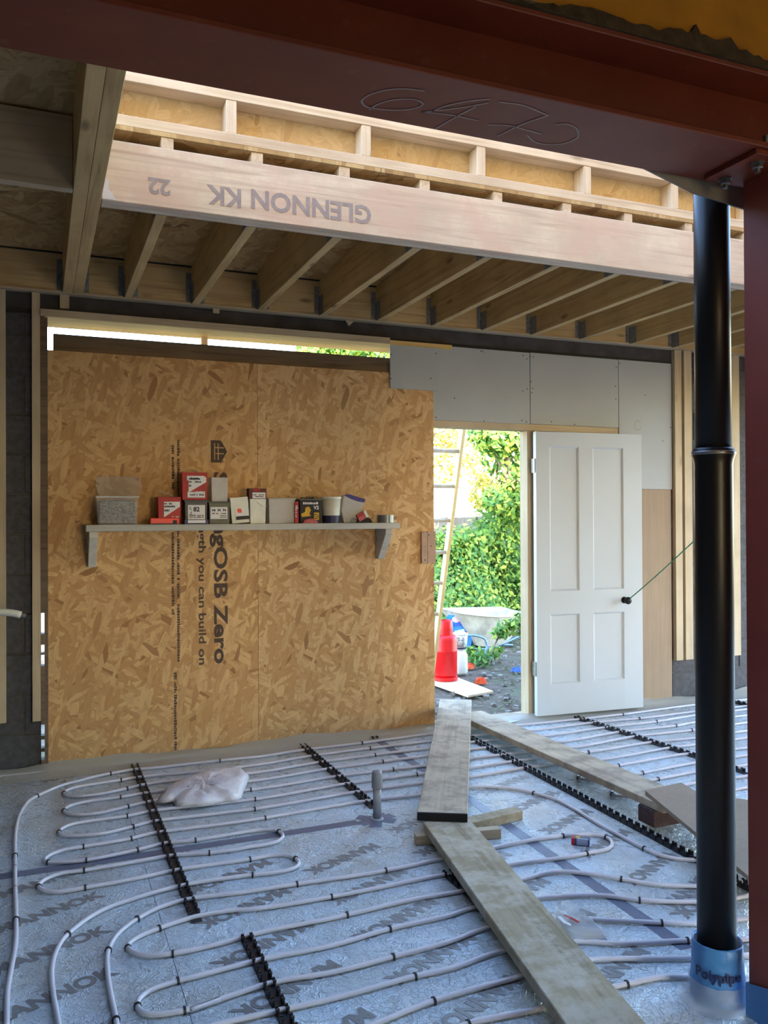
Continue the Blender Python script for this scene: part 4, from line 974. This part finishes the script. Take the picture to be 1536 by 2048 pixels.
a = PY(607, 1047, 4.946); ol_ = [Vector((a.x+dx, 4.955+dy, 0)) for dx, dy in ((0, 0), (.02, -.006), (.055, -.008), (.09, -.005), (.098, .003), (.07, .007), (.03, .008))]
tag(obj('pink_sponge', blob(ol_, .028, ZS+.0006, 5, 2, .001), PINK, loc=(a.x, 4.955, ZS+.0006)), 'pinkish scrap lying at the shelf edge before the yellow tub', 'scrap')
# 8 white round tub
x0, x1, _, z1 = rect(645, 994, 683, 1046, 5.0); R_ = (x1-x0)/2; cx = (x0+x1)/2; o = thing('round_tub', (cx, 5.02, ZS+E_), 'round white tub with a navy base', 'tub')
obj('body', MB().lathe([(R_*.86, ZS+E_), (R_*.88, ZS+.045), (R_*.97, z1-.012)], (cx, 5.02, 0), 24), WPL, o, smooth=False).data.shade_smooth()
obj('navy_base', MB().lathe([(R_*.87, ZS+.001), (R_*.89, ZS+.048)], (cx, 5.02, 0), 24, cap=False), NAVY, o).data.shade_smooth()
obj('rim', MB().lathe([(R_, z1-.014), (R_*1.03, z1-.012), (R_*1.03, z1), (R_*.97, z1+.001)], (cx, 5.02, 0), 24), WPL, o)
# 9 zip bag with purple seal
p_ = [(688, 1044), (683, 1020), (688, 990), (700, 989), (720, 996), (731, 1003), (724, 1020), (716, 1030), (712, 1044)]
o = thing('zip_bag', PY(700, 1045, 5.0), 'clear zip bag of fixings with a purple seal', 'bag'); o.location.z = ZS+E_; o['_o'] = tuple(o.location)
mb = MB().prism([PY(x, y, 4.985) if y < 1044 else Vector((PY(x, y, 4.985).x, 4.985, ZS+E_)) for x, y in p_], (0, .055, 0))
obj('bag_body', mb, FROST, o, bevel=.01, seg=2)
obj('purple_seal', MB().prism([PY(688, 990, 4.983), PY(697, 988, 4.983), PY(719, 995, 4.983), PY(731, 992+6, 4.983), PY(729, 1005, 4.983), PY(716, 1003, 4.983), PY(700, 997, 4.983)], (0, .004, 0)), PURP, o)
rr = thing('silver_ring', (PY(708, 1038, 4.96).x, 4.96, ZS+E_), 'small silver ring lying in front of the zip bag', 'ring')
obj('ring', MB().tube([Vector((rr.location.x+.016*math.cos(q), 4.962+.004*math.sin(q), ZS+.017+.0135*math.sin(q))) for q in [i*math.pi/8 for i in range(17)]], .003, 6, False), GALV, rr)
# 10 small red box tilted
A = PY(727, 1032, 4.95); M = Matrix.Translation((A.x, 4.962, A.z-.002)) @ Matrix.Rotation(-.5, 4, 'Y'); o = thing('small_red_carton', (A.x, 4.962, ZS), 'small red and white carton tipped at an angle beside the zip bag', 'box')
obj('body', MB().box(-.034, .034, 0, .03, -.02, .024, M), PINK, o, bevel=.001); obj('white_side', MB().box(-.034, .012, -.001, 0, .006, .02, M), RED, o); obj('white_end', MB().box(.018, .0345, -.001, .03, -.02, .025, M), WPL, o)
ol_ = [Vector((A.x+dx, 5.02+dy, 0)) for dx, dy in ((-.06, 0), (-.03, -.03), (.04, -.032), (.085, -.01), (.08, .03), (0, .035), (-.05, .03))]
tag(obj('dark_rag', blob(ol_, .04, ZS+.0006, 6, 4, .004), BLACK, loc=(A.x, 5.02, ZS+.0006)), 'dark crumpled rag behind the small red carton', 'rag')
x0, x1, _, z1 = rect(758, 1030, 789, 1046, 4.98); R_ = (x1-x0)/2; cx = (x0+x1)/2
o = thing('tape_roll', (cx, 4.985+R_*0, ZS+E_), 'roll of grey tape at the right-hand end of the shelf', 'tape')
obj('tape', MB().lathe([(R_*.7, ZS+E_), (R_, ZS+E_), (R_, z1), (R_*.7, z1), (R_*.7, ZS+E_)], (cx, 5.005, 0), 28, cap=False), TAPER, o); obj('core', MB().lathe([(R_*.66, ZS+E_), (R_*.699, ZS+E_), (R_*.699, z1), (R_*.66, z1), (R_*.66, ZS+E_)], (cx, 5.005, 0), 28, cap=False), WPL, o)

# ================================================================== GARDEN
GZ = -.2
gm = MB(); N = 70; rd = random.Random(2); vs = []
for i in range(N+1):
    for j in range(N+1):
        x = -12+32*i/N; y = 5.46+30*j/N; vs.append((x, y, GZ-.04+rd.uniform(0, .035) if y > 5.6 else GZ-.03))
gm.add(vs, [(i*(N+1)+j, (i+1)*(N+1)+j, (i+1)*(N+1)+j+1, i*(N+1)+j+1) for i in range(N) for j in range(N)])
tag(obj('ground', gm, GROUND, smooth=True), kind='structure')
def leaves(n, centre_fn, size, seed, lo=.6):
    rd = random.Random(seed); V = []; F = []
    for k in range(n):
        p, nr = centre_fn(rd); s = size*rd.uniform(lo, 1.3)
        nr = (nr+Vector((rd.uniform(-1, 1), rd.uniform(-1, 1), rd.uniform(-.6, 1)))*.7).normalized()
        t = nr.cross(Vector((rd.uniform(-1, 1), rd.uniform(-1, 1), rd.uniform(-1, 1)))).normalized(); b = nr.cross(t)
        i = len(V); V += [p-t*s*.5, p+b*s*.26-nr*s*.06, p+t*s*.5, p-b*s*.26-nr*s*.06, ]
        F += [(i, i+1, i+2), (i, i+2, i+3)]
    return V, F
def foliage(name, V, F, mat, parent):
    off = Vector(parent['_o']); me = bpy.data.meshes.new(name); me.from_pydata([tuple(v-off) for v in V], [], F); me.materials.append(mat); o = link(name, me, parent); tag(o, kind='stuff'); return o
def hedge_fn(x0, x1, y0, y1, topf):
    def fn(rd):
        x = rd.uniform(x0, x1); top = topf(x); r = rd.random()
        if r < .7: z = GZ+.1+(top-GZ)*rd.random()**.8; bulge = .25*math.sin(z*4+x*3)+.18*math.sin(x*7+z*2); return Vector((x, y0+bulge*.6+rd.uniform(-.1, .25)+.35*(z-GZ)/2, z)), Vector((0, -1, .3))
        return Vector((x, rd.uniform(y0+.2, y1), top+rd.uniform(-.15, .12)+.1*math.sin(x*9))), Vector((0, -.2, 1))
    return fn
topf = lambda x: 1.15+.08*math.sin(x*3.1)+(.0 if x < 6.0 else min(.9, (x-6.0)*.42))
hg = thing('hedge', (6, 11.6, GZ), 'dense green leafy hedge across the back of the garden', 'hedge')
V, F = leaves(30000, hedge_fn(1.5, 10.5, 10.6, 11.8, topf), .085, 1); foliage('leaves', V, F, LEAF, hg)
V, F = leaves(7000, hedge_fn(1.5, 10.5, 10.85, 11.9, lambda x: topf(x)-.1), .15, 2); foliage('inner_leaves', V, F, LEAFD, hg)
mb = MB(); rd = random.Random(8)
for k in range(60):
    x = rd.uniform(1.6, 10.4); y = rd.uniform(11.0, 11.6); p = [Vector((x, y, GZ))]
    for q in range(3): p.append(p[-1]+Vector((rd.uniform(-.2, .2), rd.uniform(-.15, .15), .42)))
    mb.tube(p, [.03, .022, .015, .008], 5)
tag(obj('stems', mb, BARK, hg), kind='stuff')
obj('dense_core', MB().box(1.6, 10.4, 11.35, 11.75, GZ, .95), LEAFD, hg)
def tree(name, label, base, trunk, crowns, n, size, mat, seed):
    t = thing(name, base, label, 'tree'); obj('trunk', MB().tube(catmull(trunk, .15), [max(.02, .075*(1-i/len(catmull(trunk, .15)))) for i in range(len(catmull(trunk, .15)))], 8), BARK, t, smooth=True)
    mb = MB(); rd = random.Random(seed)
    for c_, r_ in crowns:
        for k in range(4):
            e = Vector(c_)+Vector((rd.uniform(-1, 1)*r_[0]*.7, rd.uniform(-1, 1)*r_[1]*.7, rd.uniform(-.5, .8)*r_[2]*.7)); s0 = trunk[-1] if k % 2 else trunk[-2]
            s0 = Vector(s0); mb.tube([s0, (s0+e)/2+Vector((0, 0, .1)), e], [.028, .016, .006], 5)
    obj('branches', mb, BARK, t)
    def fn(rd):
        c_, r_ = rd.choice(crowns); d = Vector((rd.gauss(0, 1), rd.gauss(0, 1), rd.gauss(0, 1))).normalized()*rd.uniform(.35, 1)**.5
        return Vector(c_)+Vector((d.x*r_[0], d.y*r_[1], d.z*r_[2])), d
    V, F = leaves(n, fn, size, seed); foliage('leaves', V, F, mat, t)
PT = lambda x, y, Y: PY(x, y, Y)
k = PT(1000, 900, 10.2); k2 = PT(1020, 965, 10.2); k3 = PT(1055, 1010, 10.2)
tree('tree', 'slim leaning tree above the hedge right of the doorway view', (k3.x+.5, 10.2, GZ), [(k3.x+.5, 10.2, GZ), (k3.x+.3, 10.2, .8), tuple(k3), tuple(k2), tuple(k)],
     [(tuple(PT(1050, 900, 10.3)), (.7, .6, .6)), (tuple(PT(1060, 980, 10.3)), (.55, .5, .5)), (tuple(PT(1000, 870, 10.0)), (.45, .4, .3)), (tuple(PT(1110, 940, 10.6)), (1.0, .8, .9)), (tuple(PT(1010, 1000, 10.4)), (.35, .3, .25))], 5200, .12, LEAF, 21)
tree('tree', 'sparse autumn-tinged tree left of the doorway view', (5.0, 12.6, GZ), [(5.0, 12.6, GZ), (5.05, 12.6, 1.2), (5.2, 12.6, 2.4), (5.4, 12.6, 3.2)],
     [(tuple(PT(885, 925, 12.5)), (.55, .5, .45)), (tuple(PT(930, 860, 12.5)), (.8, .5, .3)), (tuple(PT(975, 990, 12.0)), (.35, .3, .3)), (tuple(PT(860, 860, 12.6)), (.9, .7, .4)), (tuple(PT(975, 930, 12.4)), (.4, .4, .5))], 1500, .11, LEAFA, 22)
k = PT(690, 668, 11.4)
tree('tree', 'tall green tree seen through the slot above the chipboard', (k.x+.2, 12.0, GZ), [(k.x+.2, 12.0, GZ), (k.x+.1, 12.0, 1.5), (k.x, 12.0, 3.0), (k.x, 11.8, 4.0)],
     [(tuple(k), (.6, .8, .6)), (tuple(PT(760, 670, 11.4)), (.7, .8, .7)), (tuple(PT(640, 700, 11.6)), (.35, .5, .35)), (tuple(PT(770, 720, 11.6)), (.8, .7, .7))], 5200, .11, LEAF, 23)
# fence
fc = thing('garden_fence', (6.5, 13.2, GZ), 'weathered grey board fence behind the hedge', 'fence'); rd = random.Random(4); x = 1.5
FB = timber('fence_timber', sr(150, 140, 128), sr(116, 106, 96), 'Z', .2)
fbm = MB().box(0, .145, 0, .018, 0, 1.63).mesh('fence_board', FB, .002)
while x < 10.5:
    o = link('fence_board', fbm, fc, Vector((x, 13.2+rd.uniform(0, .01), GZ+rd.uniform(-.01, .01)))-Vector((6.5, 13.2, GZ))); x += .15
for z in (.1, 1.2): obj('fence_rail', MB().box(1.5, 10.6, 13.225, 13.27, z, z+.07), FB, fc)
# neighbouring house
hs = thing('neighbour_house', (8.5, 24, GZ), 'pale rendered house far behind the garden, washed out by sunlight', 'house')
hx1 = PT(957, 1000, 23).x
obj('wall', MB().box(hx1-7.5, hx1, 23, 29, GZ, 4.2), plain('render', sr(240, 226, 206), .9, 0, .03, 2), hs)
obj('roof', MB().prism([(hx1-7.8, 22.7, 4.2), (hx1-7.8, 29.3, 4.2), (hx1-7.8, 26, 6.6)], (8.1, 0, 0)), plain('roof_tile', sr(170, 110, 84), .9, 0, .2, 30), hs)
for xx in (hx1-6, hx1-3.6):
    wn_ = obj('window', MB().box(xx, xx+1.1, 22.96, 23.0, 1.6, 2.8), WHITE, hs); obj('pane', MB().box(xx+.06, xx+1.04, 22.95, 22.965, 1.66, 2.74), NAVY, wn_)
# ladder
A = PY(925, 860, 5.78); LX = A.x
def onx(x, y):
    r = ray(x, y); return CAM + r*(LX/r.x)
Bf = onx(870, 1290); d_ = (A-Bf).normalized(); Bf = Bf-d_*((Bf.z-(GZ+.02))/d_.z); T_ = A+d_*1.05
ld = thing('ladder', Bf, 'pale ladder leaning outside the doorway with grey rungs', 'ladder')
sidev = Vector((1, 0, 0)); nv = sidev.cross(d_)
for dx in (0, -.36):
    o0 = Bf+Vector((dx, 0, 0)); o1 = T_+Vector((dx, 0, 0))
    obj('stile', MB().prism([o0+sidev*.014+nv*.032, o0-sidev*.014+nv*.032, o0-sidev*.014-nv*.032, o0+sidev*.014-nv*.032], o1-o0), LADW, ld, bevel=.003)
L_ = (T_-Bf).length; z_ = [onx(*q).z for q in ((918,903),(908,973),(899,1041),(890,1104),(882,1165),(875,1227),(869,1287))]; dzr = (z_[0]-z_[6])/6
for z in z_+[z_[0]+dzr*k for k in (1, 2, 3)]+[z_[6]-dzr*k for k in (1, )]:
    t = (z-Bf.z)/d_.z; p = Bf+d_*t; obj('rung', MB().tube([p+Vector((-.35, 0, 0)), p+Vector((-.01, 0, 0))], .016, 10), LADR, ld, smooth=True)
# gas bottle
_g = P(891, 1364, GZ+.022); _d = Vector((_g.x, _g.y, 0)).normalized(); _g = _g+_d*.118; gx, gy = _g.x, _g.y
gb = thing('gas_bottle', (gx, gy, GZ+.022), 'tall bright red gas bottle standing on the plywood offcut', 'gas bottle'); g0 = GZ+.022
obj('bottle', MB().lathe([(.10, g0+.035), (.116, g0+.06), (.118, g0+.28), (.1195, g0+.285), (.1195, g0+.295), (.118, g0+.30), (.117, g0+.40), (.108, g0+.432), (.085, g0+.448)], (gx, gy, 0), 36), REDB, gb, smooth=True)
obj('foot_ring', MB().lathe([(.118, g0), (.121, g0+.004), (.121, g0+.035), (.112, g0+.038)], (gx, gy, 0), 36), REDB, gb)
obj('shroud', MB().lathe([(.078, g0+.43), (.075, g0+.50), (.070, g0+.585), (.066, g0+.59), (.064, g0+.585), (.068, g0+.45)], (gx, gy, 0), 36, cap=False), REDB, gb, smooth=True)
obj('valve', MB().lathe([(.02, g0+.44), (.016, g0+.5), (.022, g0+.51), (.022, g0+.54)], (gx, gy, 0), 12), GALV, gb)
po = [P(866, 1369, GZ+.02), P(915, 1365, GZ+.02), P(987, 1382, GZ+.02), P(936, 1391, GZ+.02)]; po[0] = Vector((3.30, 7.45, GZ+.02)); po[1] = P(915, 1358, GZ+.02)+Vector((.02, .35, 0)); po[0].y = 7.75
po = [P(936, 1391, GZ+.02), P(987, 1382, GZ+.02), P(908, 1352, GZ+.02), P(838, 1357, GZ+.02)]
tag(obj('plywood_offcut', MB().prism([p-Vector((0, 0, .018)) for p in po], (0, 0, .018)), TIML['X'], loc=po[0]), 'pale plywood offcut on the soil under the red gas bottle', 'board')
def can(name, label, px, py, w, h, mat, prof=None, cat='container', z0=GZ):
    p = P(px, py, z0); o = thing(name, p, label, cat); r = w/2
    prof = prof or [(r*.9, 0), (r, .02), (r, h*.75), (r*.7, h*.93), (r*.3, h)]
    obj('body', MB().lathe([(a, z0+b) for a, b in prof], (p.x, p.y, 0), 24), mat, o, smooth=True); return o, p
o, p = can('white_drum', 'white plastic drum half hidden behind the red gas bottle', 920, 1347, .16, .26, WPL)
z_ = GZ+.262; o = thing('bucket', (p.x+.0, p.y, z_), 'small white bucket with a dark printed label on the drum', 'bucket')
obj('body', MB().lathe([(.07, z_), (.082, z_+.15)], (p.x, p.y, 0), 24), WPL, o, smooth=True); obj('rim', MB().lathe([(.083, z_+.145), (.088, z_+.148), (.088, z_+.158), (.08, z_+.16)], (p.x, p.y, 0), 24), WPL, o)
obj('base_band', MB().lathe([(.0712, z_+.002), (.073, z_+.018)], (p.x, p.y, 0), 24, cap=False), NAVY, o)
ca_ = math.atan2(-p.y, -p.x); gk = greek(.10, .10, 5, INKW, 77)
for v in gk.vertices:
    a = ca_+v.co.x/.08; v.co = Vector((math.cos(a)*(.081+v.co.z), math.sin(a)*(.081+v.co.z), v.co.y+.078))
link('lettering', gk, o)
# sack
q = P(925, 1310, GZ); Y_ = q.y+.35
sk = thing('printed_sack', (PY(925, 1290, Y_).x, Y_, GZ), 'slumped blue, white and red plastic sack beside the wheelbarrow', 'sack')
def pk(pts, Y, dep, name, mat, bev=0): 
    obj(name, MB().prism([PY(x, y, Y) for x, y in pts], (0, dep, 0)), mat, sk, bevel=bev, seg=2)
pk([(903, 1236), (912, 1229), (925, 1226), (934, 1240), (942, 1250), (948, 1262), (944, 1285), (940, 1306), (915, 1309), (907, 1270)], Y_, .16, 'sack_body', SKYB, .03)
pk([(905, 1237), (914, 1230), (925, 1228), (930, 1233), (922, 1241), (913, 1246), (906, 1243)], Y_-.006, .02, 'white_top', plain('pink_white', sr(240, 200, 208), .5), .004)
pk([(908, 1247), (922, 1243), (932, 1236), (937, 1243), (926, 1250), (909, 1254)], Y_-.006, .01, 'dark_blue_band', plain('deep_blue', sr(20, 80, 190), .5))
pk([(938, 1253), (947, 1262), (945, 1275), (936, 1270), (930, 1268)], Y_-.006, .01, 'red_panel', RED)
pk([(909, 1262), (928, 1258), (931, 1268), (912, 1268)], Y_-.006, .01, 'white_panel', plain('pale_blue', sr(190, 205, 240), .5))
# wheelbarrow
wbx = PT(985, 1300, 9.0)
wbw = thing('wheelbarrow', (5.3, 9.1, GZ), 'dusty grey builder\'s wheelbarrow parked before the hedge', 'wheelbarrow')
YW = 9.05
rim_near = [(917, 1221), (940, 1228), (965, 1235), (1000, 1240), (1035, 1241), (1060, 1240)]
far_ = [(917, 1220), (950, 1218), (985, 1217), (1015, 1219), (1040, 1224), (1062, 1230)]
rn = [PY(x, y, YW) for x, y in rim_near]; rf = [PY(x, y, YW+.62) for x, y in far_]
for i, pnt in enumerate(rn): pnt.y = YW + (.12 if i == 0 else 0)
# geometric tub: rim loop and smaller bottom loop
zr = PY(960, 1226, YW+.2).z; xa = PY(915, 1222, YW).x; xb = xa+1.0
rim = [Vector((xa, YW+.15, zr+.05)), Vector((xa+.12, YW+.02, zr+.02)), Vector((xa+.55, YW-.03, zr-.03)), Vector((xa+.95, YW+.02, zr-.03)), Vector((xb+.02, YW+.2, zr-.02)), Vector((xb+.02, YW+.45, zr-.02)), Vector((xa+.95, YW+.62, zr)), Vector((xa+.55, YW+.66, zr+.01)), Vector((xa+.12, YW+.60, zr+.03)), Vector((xa, YW+.48, zr+.05))]
bot = [Vector((xa+.30, YW+.24, zr-.38)), Vector((xa+.36, YW+.16, zr-.40)), Vector((xa+.55, YW+.14, zr-.42)), Vector((xa+.78, YW+.16, zr-.40)), Vector((xa+.84, YW+.26, zr-.38)), Vector((xa+.84, YW+.38, zr-.38)), Vector((xa+.78, YW+.46, zr-.40)), Vector((xa+.55, YW+.48, zr-.42)), Vector((xa+.36, YW+.46, zr-.40)), Vector((xa+.30, YW+.38, zr-.38))]
def loop2(a, b, th):
    mb = MB(); n = len(a); mb.add(a+b, [(i, (i+1) % n, n+(i+1) % n, n+i) for i in range(n)]+[tuple(range(n, 2*n))])
    ai = [p+(sum(a, Vector())/n-p).normalized()*th for p in a]; bi = [p+Vector((0, 0, th))+(sum(b, Vector())/n-p).normalized()*th for p in b]
    mb.add(ai+bi, [(i, (i+1) % n, n+(i+1) % n, n+i) for i in range(n)]+[tuple(range(n, 2*n))]); mb.add(a+ai, [(i, (i+1) % n, n+(i+1) % n, n+i) for i in range(n)]); return mb
cl = lambda L: catmull(L+[L[0]], .5)[:-1]
def dens(L, k=3):
    c_ = []; n = len(L)
    for i in range(n):
        p0, p1, p2, p3 = L[i-1], L[i], L[(i+1) % n], L[(i+2) % n]
        for j in range(k):
            t = j/k; c_.append(.5*((2*p1)+(-p0+p2)*t+(2*p0-5*p1+4*p2-p3)*t*t+(-p0+3*p1-3*p2+p3)*t**3))
    return c_
rD, bD = dens(rim), dens(bot)
o = obj('tub', loop2(rD, bD, .008), BARROW, wbw); 
obj('rolled_rim', MB().tube(rD+[rD[0], rD[1]], .011, 8), BARROW, wbw, smooth=True)
for s in (0, .3):
    yy = YW+.16+s
    obj('frame_tube', MB().tube(catmull([Vector((xa+.02, YW+.31+(.0 if s else 0)-.04+s*.27, GZ+.24)), Vector((xa+.22, yy, zr-.40)), Vector((xa+.5, yy, zr-.44)), Vector((xa+1.25, yy-.05+s*.3, zr-.2))], .06), .016, 8), TUBE, wbw, smooth=True)
    obj('leg', MB().tube(catmull([Vector((xa+.62, yy, zr-.44)), Vector((xa+.66, yy, GZ+.03)), Vector((xa+.78, yy, GZ+.02)), Vector((xa+.86, yy, zr-.42))], .05), .014, 8), TUBE, wbw, smooth=True)
wc = Vector((xa+.10, YW+.31, GZ+.19)); pts = [wc+Vector((.15*math.cos(q), 0, .15*math.sin(q))) for q in [i*math.pi/12 for i in range(26)]]
ty = obj('tyre', MB().tube(pts, .04, 10, False), RUBBER, wbw, smooth=True)
mb = MB()
for k in range(8): q = k*math.pi/4; mb.tube([wc, wc+Vector((.12*math.cos(q), 0, .12*math.sin(q)))], .007, 5)
mb.tube([wc-Vector((0, .09, 0)), wc+Vector((0, .09, 0))], .014, 8); obj('spokes', mb, TUBE, wbw)
obj('front_hoop', MB().tube(catmull([PY(930, 1272, YW), PY(945, 1270, YW-.0), PY(970, 1278, YW), PY(974, 1292, YW), PY(968, 1312, YW)], .04), .016, 8), TUBE, wbw, smooth=True)
# sapling, weeds, litter
def plant(name, label, stem, crowns, n, size, mat, seed, cat='plant'):
    o = thing(name, stem[0], label, cat); obj('stem', MB().tube(catmull(stem, .08), .009, 6), BARK, o, smooth=True)
    def fn(rd):
        c_, r_ = rd.choice(crowns); d = Vector((rd.gauss(0, 1), rd.gauss(0, 1), rd.gauss(0, 1))).normalized()*rd.uniform(.2, 1); return Vector(c_)+Vector((d.x*r_[0], d.y*r_[1], d.z*r_[2])), d
    V, F = leaves(n, fn, size, seed); V = [Vector((v.x, v.y, max(v.z, GZ+.002))) for v in V]; foliage('leaves', V, F, mat, o)
b0 = P(974, 1330, GZ)
plant('sapling', 'young leafy sapling leaning right in front of the wheelbarrow', [b0, PY(985, 1300, b0.y), PY(997, 1275, b0.y), PY(1015, 1255, b0.y), PY(1040, 1248, b0.y)],
      [(tuple(PY(1000, 1266, b0.y)), (.12, .1, .08)), (tuple(PY(1020, 1252, b0.y)), (.16, .12, .10)), (tuple(PY(1045, 1240, b0.y)), (.14, .12, .12)), (tuple(PY(1048, 1262, b0.y)), (.12, .1, .08))], 420, .075, LEAF, 31)
for i, (px, py, r_, n, lb) in enumerate(((945, 1318, .13, 150, 'low green weeds growing beside the white drum'), (965, 1325, .10, 110, 'low green weeds at the foot of the sapling'), (990, 1310, .10, 90, 'small weeds under the wheelbarrow'), (900, 1265, .22, 160, 'tall weeds behind the red gas bottle'))):
    p = P(px, py+10, GZ); plant('weed_clump', lb, [p, p+Vector((0, 0, .12))], [((p.x, p.y, GZ+r_*.9), (r_*1.2, r_, r_*.9))], n, .07, LEAFD if i % 2 else LEAF, 40+i)
def litter(rd):
    return Vector((rd.uniform(2.6, 8), 5.8+5.2*rd.random()**1.1, GZ+rd.uniform(-.006, .01))), Vector((0, 0, 1))
lt = thing('leaf_litter', (5, 8, GZ), 'dead leaves and twigs scattered over the garden soil', 'leaf litter'); V, F = leaves(2600, litter, .06, 51)
foliage('dead_leaves', V, F, LITTER, lt)
mb = MB(); rd = random.Random(77)
for k in range(420):
    x, y = rd.uniform(2.6, 6.5), 5.7+3.4*rd.random()**1.3; r_ = rd.uniform(.008, .028); M = Matrix.Translation((x, y, GZ)) @ Matrix.Rotation(rd.uniform(0, 6), 4, 'Z') @ Matrix.Rotation(rd.uniform(-.4, .4), 4, 'X')
    mb.box(-r_, r_, -r_*.7, r_*.7, -r_*.5, r_*.5, M)
tag(obj('rubble', mb, plain('stone', sr(150, 146, 142), .95, 0, .3, 8), bevel=.003), 'small stones scattered on the soil outside the threshold', 'stones', kind='stuff')
def crumple(name, label, px, py, w, h, mat, cat, seed):
    c_ = P(px, py, GZ); n = 16; ol_ = [Vector((c_.x+math.cos(q)*w*(1+.35*math.sin(3*q+seed)), c_.y+math.sin(q)*w*.7, 0)) for q in [i*2*math.pi/n for i in range(n)]]
    tag(obj(name, blob(ol_, h, GZ+.001, 6, seed, .012), mat, loc=(c_.x, c_.y, GZ+.001)), label, cat)
crumple('work_glove', 'crumpled orange glove beside the white drum', 937, 1337, .07, .05, ORANGE, 'glove', 3)
crumple('work_glove', 'crumpled orange glove on the soil beyond the plywood offcut', 963, 1367, .06, .055, ORANGE, 'glove', 5)
crumple('blue_litter', 'faded blue plastic scrap on the soil by the door post', 1036, 1343, .07, .04, plain('faded_blue', sr(70, 110, 190), .6), 'litter', 7)
crumple('pink_litter', 'small pink scrap at the foot of the door post', 1050, 1421, .025, .03, PINK, 'litter', 9)

# repeats share a group phrase
GR = {'heating_pipe': 'white heating pipes clipped to the foil floor', 'clip_rail': 'black clip rails on the floor', 'scaffold_board': 'walking boards laid over the pipes',
      'wall_batten': 'vertical battens on the back wall', 'white_board': 'white boards above the doorway', 'chipboard_sheet': 'strand board sheets on the back wall',
      'screw_box': 'red screw boxes on the shelf', 'screw_tub': 'labelled screw tubs on the shelf', 'white_tub': 'pale tubs on the shelf', 'small_carton': 'small cartons on the shelf',
      'work_glove': 'orange gloves on the soil', 'tree': 'garden trees', 'weed_clump': 'weeds in the garden'}
for o in bpy.data.objects:
    k_ = o.name.split('.')[0]
    if not o.parent and k_ in GR: o['group'] = GR[k_]
# tidy helper properties
for o in bpy.data.objects:
    for k_ in ('_o', '_b'):
        if k_ in o: del o[k_]
